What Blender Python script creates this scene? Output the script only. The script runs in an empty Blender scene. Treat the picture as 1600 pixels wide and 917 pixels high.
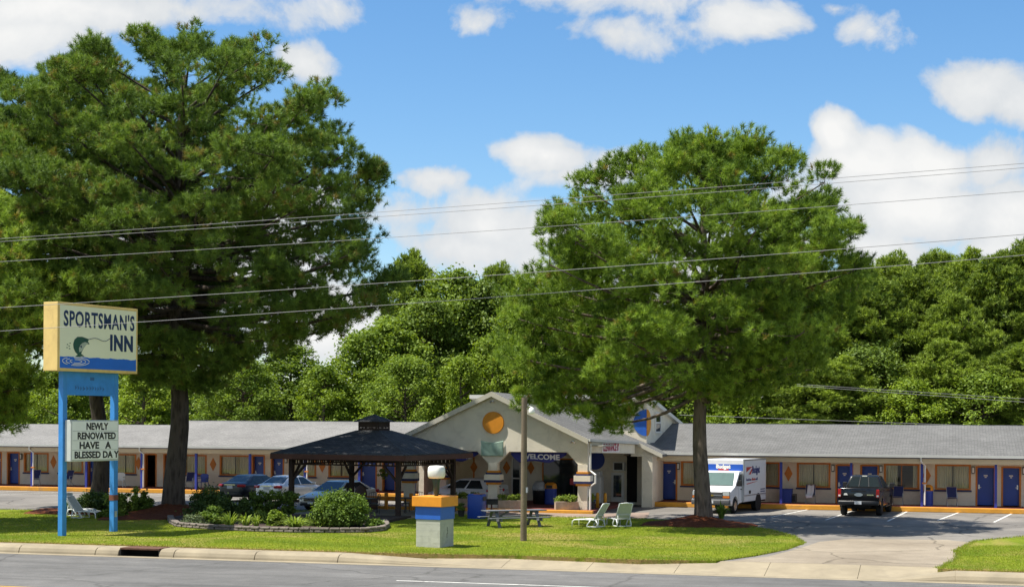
import bpy, bmesh, math, random
import numpy as np
from mathutils import Vector, Matrix

S = bpy.context.scene
COL = S.collection
PI = math.pi
RAD = math.radians

# ------------------------------------------------------------------ camera model
CAM_H, HORIZON, FOCAL, YAW, ROLL = 4.5, 659.0, 2500.0, RAD(15.5), .006
CY, SY = math.cos(YAW), math.sin(YAW)

def ray(u, v):
    du, dv = u - 800, v - HORIZON
    a, b = (du + ROLL*dv)/FOCAL, (dv - ROLL*du)/FOCAL
    return a*CY - SY, a*SY + CY, -b

def gp(u, v, z=0.0):
    "ground point seen at photo pixel (u, v)"
    x, y, w = ray(u, v)
    t = (z - CAM_H)/w
    return x*t, y*t

def pY(u, v, Y):
    "X and Z of the pixel on the vertical plane at distance Y"
    x, y, w = ray(u, v)
    t = Y/y
    return x*t, CAM_H + w*t

def XY(u, Y):
    return pY(u, HORIZON, Y)[0]

# ------------------------------------------------------------------ scene objects
def prop(o, label=None, cat=None, group=None, kind=None):
    if label: o['label'] = label
    if cat: o['category'] = cat
    if group: o['group'] = group
    if kind: o['kind'] = kind
    return o

def thing(name, label, cat, loc=(0, 0, 0), rz=0.0, group=None):
    o = bpy.data.objects.new(name, None)
    COL.objects.link(o)
    o.empty_display_size = .3
    o.location = loc if len(loc) == 3 else (loc[0], loc[1], 0)
    o.rotation_euler = (0, 0, rz)
    return prop(o, label, cat, group)

def dup(root, loc, rz=None, label=None, scale=None):
    r = root.copy(); COL.objects.link(r)
    r.location = loc
    if rz is not None: r.rotation_euler = (0, 0, rz)
    if scale is not None: r.scale = scale
    if label: r['label'] = label
    for ch in list(root.children):
        c = ch.copy(); COL.objects.link(c); c.parent = r
        for g in list(ch.children):
            d = g.copy(); COL.objects.link(d); d.parent = c
    return r

class MB:
    "collects faces; build() links them as ONE mesh object"
    def __init__(self):
        self.v, self.f, self.m = [], [], []
    def add(self, vs, fs, mi=0):
        b = len(self.v)
        self.v += [tuple(p) for p in vs]
        self.f += [tuple(i + b for i in f) for f in fs]
        self.m += [mi]*len(fs)
        return self
    def box(self, x0, x1, y0, y1, z0, z1, mi=0):
        return self.add([(x0,y0,z0),(x1,y0,z0),(x1,y1,z0),(x0,y1,z0),(x0,y0,z1),(x1,y0,z1),(x1,y1,z1),(x0,y1,z1)],
                        [(0,3,2,1),(4,5,6,7),(0,1,5,4),(1,2,6,5),(2,3,7,6),(3,0,4,7)], mi)
    def cbox(self, c, s, rot=None, mi=0):
        h = [k/2 for k in s]
        P = [Vector((x*h[0], y*h[1], z*h[2])) for z in (-1,1) for x, y in ((-1,-1),(1,-1),(1,1),(-1,1))]
        if rot is not None: P = [rot @ p for p in P]
        c = Vector(c)
        return self.add([p + c for p in P], [(0,3,2,1),(4,5,6,7),(0,1,5,4),(1,2,6,5),(2,3,7,6),(3,0,4,7)], mi)
    def bar(self, p0, p1, w, h, up=(0,0,1), mi=0):
        p0, p1, up = Vector(p0), Vector(p1), Vector(up)
        d = (p1 - p0).normalized()
        s = d.cross(up)
        if s.length < 1e-4: s = d.cross(Vector((1,0,0)))
        s.normalize(); t = s.cross(d)
        a, b = s*w/2, t*h/2
        return self.add([p0-a-b, p0+a-b, p0+a+b, p0-a+b, p1-a-b, p1+a-b, p1+a+b, p1-a+b],
                        [(0,3,2,1),(4,5,6,7),(0,1,5,4),(1,2,6,5),(2,3,7,6),(3,0,4,7)], mi)
    def prism(self, poly, axis, a0, a1, mi=0):
        "polygon (pairs of the two other axes) extruded along axis"
        def mk(p, a):
            return (a, p[0], p[1]) if axis == 'x' else (p[0], a, p[1]) if axis == 'y' else (p[0], p[1], a)
        n = len(poly)
        return self.add([mk(p, a0) for p in poly] + [mk(p, a1) for p in poly],
                        [tuple(range(n))[::-1], tuple(range(n, 2*n))] + [(i, (i+1) % n, n+(i+1) % n, n+i) for i in range(n)], mi)
    def cyl(self, p0, p1, r0, r1=None, n=12, mi=0):
        r1 = r0 if r1 is None else r1
        p0, p1 = Vector(p0), Vector(p1)
        d = (p1 - p0).normalized()
        a = d.orthogonal().normalized(); b = d.cross(a)
        ring = lambda p, r: [p + a*math.cos(2*PI*i/n)*r + b*math.sin(2*PI*i/n)*r for i in range(n)]
        return self.add(ring(p0, r0) + ring(p1, r1),
                        [tuple(range(n))[::-1], tuple(range(n, 2*n))] + [(i, (i+1) % n, n+(i+1) % n, n+i) for i in range(n)], mi)
    def tube(self, pts, r, n=6, mi=0):
        pts = [Vector(p) for p in pts]
        rs = r if isinstance(r, (list, tuple)) else [r]*len(pts)
        vs, fs = [], []
        prev = None
        for i, p in enumerate(pts):
            d = (pts[min(i+1, len(pts)-1)] - pts[max(i-1, 0)]).normalized()
            if prev is None: a = d.orthogonal().normalized()
            else:
                a = prev - d*prev.dot(d)
                a = a.normalized() if a.length > 1e-5 else d.orthogonal().normalized()
            prev = a
            b = d.cross(a)
            vs += [p + (a*math.cos(2*PI*k/n) + b*math.sin(2*PI*k/n))*rs[i] for k in range(n)]
        for i in range(len(pts)-1):
            for k in range(n):
                fs.append((i*n+k, i*n+(k+1) % n, (i+1)*n+(k+1) % n, (i+1)*n+k))
        fs.append(tuple(range(n))[::-1]); fs.append(tuple(range((len(pts)-1)*n, len(pts)*n)))
        return self.add(vs, fs, mi)
    def lathe(self, prof, n=16, c=(0,0,0), mi=0, axis='z', sq=0.0):
        vs, fs = [], []
        for r, z in prof:
            for k in range(n):
                t = 2*PI*k/n
                x, y = math.cos(t), math.sin(t)
                if sq:
                    m = max(abs(x), abs(y)); f = 1 + sq*(1/m - 1); x, y = x*f, y*f
                p = (r*x, r*y, z)
                if axis == 'y': p = (p[0], z, p[1])
                if axis == 'x': p = (z, p[0], p[1])
                vs.append((p[0]+c[0], p[1]+c[1], p[2]+c[2]))
        for i in range(len(prof)-1):
            for k in range(n):
                fs.append((i*n+k, i*n+(k+1) % n, (i+1)*n+(k+1) % n, (i+1)*n+k))
        fs.append(tuple(range(n))[::-1]); fs.append(tuple(range((len(prof)-1)*n, len(prof)*n)))
        return self.add(vs, fs, mi)
    def quadpanel(self, q, u0, u1, v0, v1, off=.006, th=.012, mi=0):
        "thin panel lying on the quad q = (P00, P10, P11, P01)"
        q = [Vector(p) for p in q]
        B = lambda u, v: q[0]*(1-u)*(1-v) + q[1]*u*(1-v) + q[2]*u*v + q[3]*(1-u)*v
        n = (q[1]-q[0]).cross(q[3]-q[0]).normalized()
        P = [B(u0,v0), B(u1,v0), B(u1,v1), B(u0,v1)]
        return self.add([p + n*(off-th) for p in P] + [p + n*off for p in P],
                        [(3,2,1,0),(4,5,6,7),(0,1,5,4),(1,2,6,5),(2,3,7,6),(3,0,4,7)], mi)
    def build(self, name, mat, parent=None, smooth=False, bevel=0.0, world=False, fix=True, seg=2):
        me = bpy.data.meshes.new(name)
        v = self.v
        if world and parent is not None:
            L = parent.location
            if parent.parent is not None: L = L + parent.parent.location
            v = [(p[0]-L[0], p[1]-L[1], p[2]-L[2]) for p in v]
        me.from_pydata(v, [], self.f)
        mats = mat if isinstance(mat, (list, tuple)) else [mat]
        for mm in mats: me.materials.append(mm)
        if len(mats) > 1:
            me.polygons.foreach_set('material_index', self.m)
        if fix:
            bm = bmesh.new(); bm.from_mesh(me)
            bmesh.ops.recalc_face_normals(bm, faces=bm.faces)
            bm.to_mesh(me); bm.free()
        o = bpy.data.objects.new(name, me)
        COL.objects.link(o)
        if parent is not None: o.parent = parent
        if smooth:
            for p in me.polygons: p.use_smooth = True
        if bevel:
            b = o.modifiers.new('edge', 'BEVEL'); b.width = bevel; b.segments = seg; b.limit_method = 'ANGLE'; b.angle_limit = RAD(30)
            b.harden_normals = False
        me.update()
        return o

def evaluated(o):
    "replace the object's mesh by its evaluated mesh and drop the modifiers"
    bpy.context.view_layer.update()
    dg = bpy.context.evaluated_depsgraph_get()
    me = bpy.data.meshes.new_from_object(o.evaluated_get(dg))
    o.modifiers.clear()
    o.data = me
    return o

def text_obj(name, s, mat, parent, size, origin, xdir, ydir, bold=0.0, xs=1.0, extrude=.004, align='CENTER', space=1.0):
    "built-in lettering as a mesh: origin = baseline point, xdir / ydir = reading and up directions (parent space)"
    cu = bpy.data.curves.new(name, 'FONT')
    cu.body = s; cu.size = size; cu.offset = bold; cu.extrude = extrude; cu.align_x = align; cu.resolution_u = 3; cu.space_character = space
    t = bpy.data.objects.new(name, cu); COL.objects.link(t)
    bpy.context.view_layer.update()
    me = bpy.data.meshes.new_from_object(t.evaluated_get(bpy.context.evaluated_depsgraph_get()))
    bpy.data.objects.remove(t); bpy.data.curves.remove(cu)
    x, y = Vector(xdir).normalized(), Vector(ydir).normalized()
    z = x.cross(y)
    M4 = Matrix(((x.x*xs, y.x, z.x, origin[0]), (x.y*xs, y.y, z.y, origin[1]), (x.z*xs, y.z, z.z, origin[2]), (0,0,0,1)))
    me.transform(M4)
    me.materials.clear(); me.materials.append(mat)
    o = bpy.data.objects.new(name, me); COL.objects.link(o)
    o.parent = parent
    return o

def fit_text(name, s, mat, parent, x0, x1, z0, z1, y, bold=.02, extrude=.003, space=1.0):
    "lettering facing -y, stretched to fill x0..x1, z0..z1"
    o = text_obj(name, s, mat, parent, 1.0, (0, 0, 0), (1, 0, 0), (0, 0, 1), bold=bold, extrude=extrude, space=space)
    co = np.array([v.co for v in o.data.vertices]); lo, hi = co.min(0), co.max(0)
    for v in o.data.vertices:
        v.co = Vector((x0 + (v.co.x-lo[0])/(hi[0]-lo[0])*(x1-x0), y + (v.co.y-(lo[1]+hi[1])/2), z0 + (v.co.z-lo[2])/(hi[2]-lo[2])*(z1-z0)))
    return o

def numpy_mesh(name, verts, npf, mat, parent=None, var=None, smooth=False):
    "faces of npf corners each, corner k of face i is vertex i*npf+k"
    nv = len(verts); nf = nv//npf
    me = bpy.data.meshes.new(name)
    me.vertices.add(nv); me.vertices.foreach_set('co', np.asarray(verts, dtype=np.float32).ravel())
    me.loops.add(nv); me.loops.foreach_set('vertex_index', np.arange(nv, dtype=np.int32))
    me.polygons.add(nf); me.polygons.foreach_set('loop_start', np.arange(0, nv, npf, dtype=np.int32))
    if var is not None:
        at = me.attributes.new('var', 'FLOAT', 'FACE'); at.data.foreach_set('value', np.asarray(var, dtype=np.float32))
    me.update(calc_edges=True)
    me.materials.append(mat)
    o = bpy.data.objects.new(name, me); COL.objects.link(o)
    if parent is not None: o.parent = parent
    return o

# ------------------------------------------------------------------ materials
MATS = {}
def nodes_of(name):
    m = bpy.data.materials.new(name); m.use_nodes = True
    nt = m.node_tree
    return m, nt, nt.nodes['Principled BSDF']

def N(nt, typ, **kw):
    n = nt.nodes.new(typ)
    for k, v in kw.items():
        if k in ('operation', 'blend_type', 'data_type', 'feature', 'distance', 'noise_dimensions', 'attribute_name', 'sky_type', 'vector_type', 'offset', 'squash', 'interpolation_type', 'clamp'):
            setattr(n, k, v)
        else:
            n.inputs[k].default_value = v
    return n

def noise(nt, scale, detail=4, rough=.55, vec=None, dist=0.0):
    n = N(nt, 'ShaderNodeTexNoise', Scale=scale, Detail=detail, Roughness=rough, Distortion=dist)
    if vec is None:
        tc = nt.nodes.new('ShaderNodeTexCoord'); vec = tc.outputs['Object']
    nt.links.new(vec, n.inputs['Vector'])
    return n.outputs['Fac']

def ramp(nt, fac, stops):
    r = nt.nodes.new('ShaderNodeValToRGB')
    e = r.color_ramp.elements
    while len(e) < len(stops): e.new(.5)
    for i, (p, c) in enumerate(stops):
        e[i].position = p
        e[i].color = (c, c, c, 1) if isinstance(c, (int, float)) else (*c, 1)
    nt.links.new(fac, r.inputs['Fac'])
    return r.outputs['Color']

def mix(nt, a, b, fac, blend='MIX'):
    m = nt.nodes.new('ShaderNodeMix'); m.data_type = 'RGBA'; m.blend_type = blend
    for s, v in ((6, a), (7, b), (0, fac)):
        if hasattr(v, 'is_linked') or isinstance(v, bpy.types.NodeSocket): nt.links.new(v, m.inputs[s])
        else: m.inputs[s].default_value = (*v, 1) if isinstance(v, (tuple, list)) else v
    return m.outputs[2]

def math_n(nt, op, a, b=None, clamp=False):
    m = nt.nodes.new('ShaderNodeMath'); m.operation = op; m.use_clamp = clamp
    for i, v in enumerate((a, b)):
        if v is None: continue
        if isinstance(v, bpy.types.NodeSocket): nt.links.new(v, m.inputs[i])
        else: m.inputs[i].default_value = v
    return m.outputs[0]

def bump(nt, bs, fac, strength=.3, dist=.02):
    b = N(nt, 'ShaderNodeBump', Strength=strength, Distance=dist)
    nt.links.new(fac, b.inputs['Height']); nt.links.new(b.outputs['Normal'], bs.inputs['Normal'])

def M(name, col, rough=.6, metal=0.0, spec=.5, var=.12, scale=3.0, bmp=0.0, bscale=60.0, dirt=0.0, dirtcol=(.12,.1,.08), coat=0.0):
    if name in MATS: return MATS[name]
    m, nt, bs = nodes_of(name)
    bs.inputs['Roughness'].default_value = rough; bs.inputs['Metallic'].default_value = metal
    bs.inputs['Specular IOR Level'].default_value = spec
    if coat: bs.inputs['Coat Weight'].default_value = coat; bs.inputs['Coat Roughness'].default_value = .06
    c = tuple(col)
    if var:
        f = noise(nt, scale, 5, .6)
        k = ramp(nt, f, [(.25, 1-var), (.75, 1+var*.7)])
        c = mix(nt, col, k, 1.0, 'MULTIPLY')
    if dirt:
        d = ramp(nt, noise(nt, scale*.6+.7, 6, .7, dist=.6), [(.5, 0.0), (.72, dirt)])
        c = mix(nt, c, dirtcol, d)
    if isinstance(c, tuple): bs.inputs['Base Color'].default_value = (*c, 1)
    else: nt.links.new(c, bs.inputs['Base Color'])
    if bmp: bump(nt, bs, noise(nt, bscale, 3), bmp)
    MATS[name] = m
    return m

def glass_mat(name, tint=(.02,.03,.035), rough=.04):
    "window pane: mirror-like over a dark room"
    m, nt, bs = nodes_of(name)
    bs.inputs['Base Color'].default_value = (*tint, 1); bs.inputs['Roughness'].default_value = rough
    bs.inputs['Specular IOR Level'].default_value = .8
    MATS[name] = m
    return m

def pane_mat(name):
    "clear pane: thin glass, lets the curtain behind be seen"
    m, nt, bs = nodes_of(name)
    nt.nodes.remove(bs)
    out = nt.nodes['Material Output']
    tr = nt.nodes.new('ShaderNodeBsdfTransparent'); tr.inputs['Color'].default_value = (.98,.99,.98,1)
    gl = nt.nodes.new('ShaderNodeBsdfGlossy'); gl.inputs['Roughness'].default_value = .03
    fr = nt.nodes.new('ShaderNodeFresnel'); fr.inputs['IOR'].default_value = 1.5
    mx = nt.nodes.new('ShaderNodeMixShader')
    nt.links.new(fr.outputs[0], mx.inputs[0]); nt.links.new(tr.outputs[0], mx.inputs[1]); nt.links.new(gl.outputs[0], mx.inputs[2])
    nt.links.new(mx.outputs[0], out.inputs['Surface'])
    return m

def leaf_mat(name, dark, light, trans=.3, rough=.55, spec=.25, warm=None):
    "foliage: per-leaf colour variation from the 'var' attribute plus broad clumps"
    m, nt, bs = nodes_of(name)
    at = N(nt, 'ShaderNodeAttribute', attribute_name='var')
    oi = nt.nodes.new('ShaderNodeObjectInfo')
    f = math_n(nt, 'ADD', at.outputs['Fac'], math_n(nt, 'MULTIPLY', oi.outputs['Random'], .25))
    stops = [(0.0, dark), (.95, light)]
    if warm: stops = [(0.0, dark), (.85, light), (1.0, warm)]
    c = ramp(nt, f, stops)
    nt.links.new(c, bs.inputs['Base Color'])
    bs.inputs['Roughness'].default_value = rough; bs.inputs['Specular IOR Level'].default_value = spec
    tr = nt.nodes.new('ShaderNodeBsdfTranslucent')
    c2 = mix(nt, c, (1.25, 1.2, .5), 1.0, 'MULTIPLY')
    nt.links.new(c2, tr.inputs['Color'])
    mx = nt.nodes.new('ShaderNodeMixShader'); mx.inputs[0].default_value = trans
    nt.links.new(bs.outputs[0], mx.inputs[1]); nt.links.new(tr.outputs[0], mx.inputs[2])
    nt.links.new(mx.outputs[0], nt.nodes['Material Output'].inputs['Surface'])
    MATS[name] = m
    return m
# ------------------------------------------------------------------ the materials used
def roof_mat(name, base, alt, row=.14):
    m, nt, bs = nodes_of(name)
    tc = nt.nodes.new('ShaderNodeTexCoord')
    br = N(nt, 'ShaderNodeTexBrick', Scale=1.0)
    br.offset = .5
    br.inputs['Color1'].default_value = (*base, 1); br.inputs['Color2'].default_value = (*alt, 1)
    br.inputs['Mortar'].default_value = (base[0]*.55, base[1]*.55, base[2]*.55, 1)
    br.inputs['Mortar Size'].default_value = .012; br.inputs['Brick Width'].default_value = .32; br.inputs['Row Height'].default_value = row
    br.inputs['Bias'].default_value = -.1
    nt.links.new(tc.outputs['Object'], br.inputs['Vector'])
    n1 = ramp(nt, noise(nt, .35, 5, .6, dist=.4), [(.3, .84), (.7, 1.12)])
    n2 = ramp(nt, noise(nt, 9.0, 4, .7), [(.25, .72), (.75, 1.25)])
    c = mix(nt, br.outputs['Color'], n1, 1.0, 'MULTIPLY')
    c = mix(nt, c, n2, 1.0, 'MULTIPLY')
    nt.links.new(c, bs.inputs['Base Color'])
    bs.inputs['Roughness'].default_value = .95; bs.inputs['Specular IOR Level'].default_value = .15
    bump(nt, bs, br.outputs['Fac'], -.4, .02)
    MATS[name] = m
    return m

SHINGLE = roof_mat('grey_shingles', (.142,.141,.136), (.182,.18,.174))
SHINGLE_OLD = roof_mat('pale_shingles', (.215,.21,.20), (.255,.248,.235))
SHINGLE_DARK = roof_mat('charcoal_shingles', (.06,.062,.066), (.10,.102,.104), .16)
STUCCO = M('cream_stucco', (.82,.75,.61), .9, var=.12, scale=.9, bmp=.35, bscale=60, dirt=.30, dirtcol=(.3,.26,.2), spec=.2)
BLOCK = M('beige_block', (.82,.74,.60), .9, var=.1, scale=.8, bmp=.25, bscale=25, dirt=.2, dirtcol=(.3,.25,.2), spec=.2)
FASCIA = M('tan_fascia', (.62,.49,.32), .7, var=.1, scale=1.2)
WHITE = M('white_paint', (.78,.77,.73), .5, var=.06, scale=2, dirt=.12, dirtcol=(.4,.37,.3))
GUTTER = M('gutter_metal', (.55,.55,.52), .5, var=.1, scale=2)
NAVY = M('navy_trim', (.018,.025,.10), .5, var=.2)
BLUE = M('blue_paint', (.02,.055,.34), .5, var=.18, scale=2.5, dirt=.15, dirtcol=(.05,.06,.12))
DOORBLUE = M('door_blue', (.02,.065,.36), .4, var=.15, scale=1.5)
POSTBLUE = M('post_blue', (.03,.05,.35), .5, var=.15)
SIGNBLUE = M('sign_pole_blue', (.045,.26,.64), .5, var=.2, scale=1.5, dirt=.5, dirtcol=(.025,.14,.40))
ORANGE = M('orange_paint', (.74,.28,.010), .55, var=.15, scale=2.5, dirt=.2, dirtcol=(.4,.14,.02))
TRIMORANGE = M('trim_orange', (.62,.21,.03), .6, var=.18, scale=2)
YELLOWKERB = M('yellow_kerb_paint', (.72,.33,.03), .75, var=.2, scale=1.6, dirt=.55, dirtcol=(.30,.20,.10), bmp=.3, bscale=30)
REDWALK = M('red_walkway', (.16,.035,.025), .8, var=.2)
GALV = M('dull_aluminium', (.55,.56,.57), .35, .9, var=.08)
DARKMETAL = M('dark_metal', (.03,.03,.032), .45, .4, var=.2)
BLACK = M('black_plastic', (.012,.012,.013), .5, var=.15)
RUBBER = M('tyre_rubber', (.018,.018,.018), .85, var=.2, spec=.25)
CURTAIN = None
def curtain_mat():
    m, nt, bs = nodes_of('cream_curtain')
    tc = nt.nodes.new('ShaderNodeTexCoord')
    w = N(nt, 'ShaderNodeTexWave', Scale=4.5, Distortion=1.6, Detail=2)
    nt.links.new(tc.outputs['Object'], w.inputs['Vector'])
    nt.links.new(ramp(nt, w.outputs['Fac'], [(0, (.72,.62,.36)), (.6, (.90,.80,.50)), (1, (.92,.84,.60))]), bs.inputs['Base Color'])
    bs.inputs['Roughness'].default_value = .9
    bump(nt, bs, w.outputs['Fac'], .8, .06)
    return m
CURTAIN = curtain_mat()
GLASS = glass_mat('dark_glass')
PANE = pane_mat('clear_pane')
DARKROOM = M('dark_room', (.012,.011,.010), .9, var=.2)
TIMBER = M('brown_timber', (.040,.022,.014), .8, var=.3, scale=3, bmp=.2)
FASCIAWOOD = M('stained_fascia', (.085,.032,.020), .7, var=.25, scale=2)
GREYWOOD = M('weathered_wood', (.13,.14,.16), .85, var=.3, scale=4, bmp=.3)
POLEWOOD = M('pole_wood', (.16,.125,.085), .9, var=.3, scale=2.2, bmp=.5, bscale=18)
BLOCKGREY = M('painted_grey_block', (.45,.45,.38), .85, var=.16, scale=1.6, bmp=.4, bscale=40, dirt=.6, dirtcol=(.22,.22,.18))
CONCRETE = M('old_concrete', (.30,.252,.170), .9, var=.25, scale=.9, bmp=.3, bscale=40, dirt=.45, dirtcol=(.2,.17,.12))
STONE = M('edging_stone', (.19,.16,.135), .95, var=.35, scale=2.6, bmp=.8, bscale=22)
PLANTERSTONE = M('planter_stone', (.42,.33,.25), .95, var=.35, scale=3.0, bmp=.7, bscale=14)
LENS = M('white_lens', (.82,.82,.76), .3, var=.04)
RED = M('red_lens', (.45,.01,.012), .2, var=.1)
PLASTICWHITE = M('white_resin', (.74,.76,.74), .4, var=.06, dirt=.15, dirtcol=(.4,.42,.38))
SLING = M('grey_sling', (.50,.53,.48), .7, var=.1, scale=9)
TERRACOTTA = M('pot_black', (.03,.028,.026), .7)
BARKP = None

def bark_mat(name, a, b):
    m, nt, bs = nodes_of(name)
    tc = nt.nodes.new('ShaderNodeTexCoord')
    mp = N(nt, 'ShaderNodeMapping', Scale=(5, 5, 1.1)); nt.links.new(tc.outputs['Object'], mp.inputs['Vector'])
    f = noise(nt, 1.6, 6, .65, mp.outputs['Vector'], .8)
    v = N(nt, 'ShaderNodeTexVoronoi', Scale=1.3); nt.links.new(mp.outputs['Vector'], v.inputs['Vector'])
    g = math_n(nt, 'MULTIPLY', f, math_n(nt, 'ADD', v.outputs['Distance'], .45))
    nt.links.new(ramp(nt, g, [(.15, a), (.55, b)]), bs.inputs['Base Color'])
    bs.inputs['Roughness'].default_value = .95; bs.inputs['Specular IOR Level'].default_value = .15
    bump(nt, bs, g, .9, .08)
    MATS[name] = m
    return m
BARK = bark_mat('pine_bark', (.020,.016,.014), (.105,.085,.070))
BARK2 = bark_mat('grey_bark', (.032,.025,.021), (.17,.135,.11))
PINE = leaf_mat('pine_needles', (.020,.055,.014), (.225,.345,.062), .26, .55, .2, warm=(.24,.20,.06))
PINE_B = leaf_mat('bright_pine_needles', (.034,.086,.014), (.315,.455,.062), .28, .55, .2, warm=(.30,.24,.06))
PINE_FAR = leaf_mat('far_pine_needles', (.040,.085,.012), (.350,.460,.065), .28)
LEAF = leaf_mat('broad_leaves', (.048,.100,.014), (.250,.350,.050), .38)
LEAF_Y = leaf_mat('yellow_green_leaves', (.060,.120,.012), (.270,.370,.040), .38)
LEAF_D = leaf_mat('dark_leaves', (.042,.082,.014), (.200,.285,.045), .34)
YEW = leaf_mat('yew_leaves', (.018,.042,.012), (.085,.140,.028), .2)
BUSH = leaf_mat('bush_leaves', (.035,.075,.014), (.190,.290,.045), .3)
GREYBUSH = leaf_mat('grey_green_leaves', (.05,.075,.035), (.20,.25,.13), .25)
BLADE = leaf_mat('grass_blades', (.100,.160,.010), (.300,.370,.030), .3, warm=(.42,.34,.10))
LILY = leaf_mat('strap_leaves', (.07,.14,.015), (.34,.44,.08), .35)

def asphalt_mat(name, base, light, crack=.5, warmth=(1,1,1), seam=False):
    m, nt, bs = nodes_of(name)
    tc = nt.nodes.new('ShaderNodeTexCoord')
    n1 = ramp(nt, noise(nt, .16, 6, .62, dist=.5), [(.34, base), (.66, light)])
    n2 = ramp(nt, noise(nt, 30, 3, .7), [(.3, .78), (.7, 1.2)])
    n3 = ramp(nt, noise(nt, 1.4, 5, .7), [(.3, .86), (.72, 1.1)])
    c = mix(nt, n1, n2, 1.0, 'MULTIPLY'); c = mix(nt, c, n3, 1.0, 'MULTIPLY')
    nz = N(nt, 'ShaderNodeTexNoise', Scale=.7, Detail=4); nt.links.new(tc.outputs['Object'], nz.inputs['Vector'])
    ad = nt.nodes.new('ShaderNodeVectorMath'); ad.operation = 'MULTIPLY_ADD'; ad.inputs[1].default_value = (.9,.9,.9)
    nt.links.new(nz.outputs['Color'], ad.inputs[0]); nt.links.new(tc.outputs['Object'], ad.inputs[2])
    vo = N(nt, 'ShaderNodeTexVoronoi', feature='DISTANCE_TO_EDGE', Scale=.16); nt.links.new(ad.outputs[0], vo.inputs['Vector'])
    ck = ramp(nt, vo.outputs['Distance'], [(.0, crack), (.012, 0.0)])
    c = mix(nt, c, (base[0]*.35, base[1]*.35, base[2]*.33), ck)
    if seam:
        mp = N(nt, 'ShaderNodeMapping', Scale=(.02, .9, 1)); nt.links.new(tc.outputs['Object'], mp.inputs['Vector'])
        tr = ramp(nt, noise(nt, 1.0, 4, .6, mp.outputs['Vector']), [(.35, .84), (.65, 1.12)])
        c = mix(nt, c, tr, 1.0, 'MULTIPLY')
    nt.links.new(c, bs.inputs['Base Color'])
    bs.inputs['Roughness'].default_value = .92; bs.inputs['Specular IOR Level'].default_value = .2
    bump(nt, bs, noise(nt, 60, 2), .3, .01)
    MATS[name] = m
    return m
LOT = asphalt_mat('worn_asphalt', (.135,.126,.114), (.25,.23,.203), .75)
ROAD = asphalt_mat('road_asphalt', (.118,.116,.112), (.165,.161,.154), .45, seam=True)
APRON = asphalt_mat('tan_apron', (.225,.188,.140), (.325,.277,.210), .7)
PAINT = M('worn_white_paint', (.66,.65,.60), .8, var=.3, scale=3, dirt=.85, dirtcol=(.25,.24,.22))
MULCH = M('red_mulch', (.135,.045,.020), .95, var=.55, scale=7, bmp=1.0, bscale=30, spec=.1)

def lawn_mat():
    m, nt, bs = nodes_of('mown_grass')
    a = ramp(nt, noise(nt, .28, 5, .6, dist=.6), [(.34, (.105,.165,.012)), (.66, (.235,.275,.022))])
    d = ramp(nt, noise(nt, .2, 6, .62, dist=.8), [(.51, 0.0), (.66, .7)])
    c = mix(nt, a, (.40,.30,.11), d)
    e = ramp(nt, noise(nt, 8, 5, .75), [(.25, .6), (.78, 1.35)])
    c = mix(nt, c, e, 1.0, 'MULTIPLY')
    tcp = nt.nodes.new('ShaderNodeTexCoord'); mpp = N(nt, 'ShaderNodeMapping', Location=(15.6*.24, -61.2*.42, 0), Scale=(.24, .42, 0)); nt.links.new(tcp.outputs['Object'], mpp.inputs['Vector'])
    ln = nt.nodes.new('ShaderNodeVectorMath'); ln.operation = 'LENGTH'; nt.links.new(mpp.outputs['Vector'], ln.inputs[0])
    pat = math_n(nt, 'ADD', math_n(nt, 'SUBTRACT', 1.0, ln.outputs['Value']), math_n(nt, 'MULTIPLY', math_n(nt, 'SUBTRACT', noise(nt, .9, 6, .65), .5), 2.4))
    c = mix(nt, c, (.36,.27,.10), ramp(nt, pat, [(.15, 0.0), (.75, .75)]))
    tcl = nt.nodes.new('ShaderNodeTexCoord'); sp = nt.nodes.new('ShaderNodeSeparateXYZ'); nt.links.new(tcl.outputs['Object'], sp.inputs[0])
    edge = math_n(nt, 'ADD', math_n(nt, 'MULTIPLY', math_n(nt, 'SUBTRACT', 52.15, sp.outputs[1]), 1.1), math_n(nt, 'MULTIPLY', math_n(nt, 'SUBTRACT', noise(nt, 1.8, 5, .7), .5), 2.6))
    c = mix(nt, c, (.34,.235,.10), ramp(nt, edge, [(.25, 0.0), (.8, .85)]))
    nt.links.new(c, bs.inputs['Base Color'])
    bs.inputs['Roughness'].default_value = .95; bs.inputs['Specular IOR Level'].default_value = .1
    bump(nt, bs, noise(nt, 22, 4, .7), .9, .06)
    return m
LAWN = lawn_mat()
GROUND = M('rough_ground', (.10,.105,.035), .95, var=.4, scale=.4, spec=.1)

# ------------------------------------------------------------------ camera
cam_d = bpy.data.cameras.new('camera'); cam = bpy.data.objects.new('camera', cam_d); COL.objects.link(cam)
cam_d.sensor_width = 36; cam_d.lens = 36*FOCAL/1600
cam_d.shift_y = (HORIZON - 458.5)/1600
cam_d.clip_end = 3000; cam_d.clip_start = .5
cam.matrix_world = Matrix.Translation((0, 0, CAM_H)) @ Matrix.Rotation(YAW, 4, 'Z') @ Matrix.Rotation(PI/2, 4, 'X') @ Matrix.Rotation(ROLL, 4, 'Z')
S.camera = cam

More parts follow.
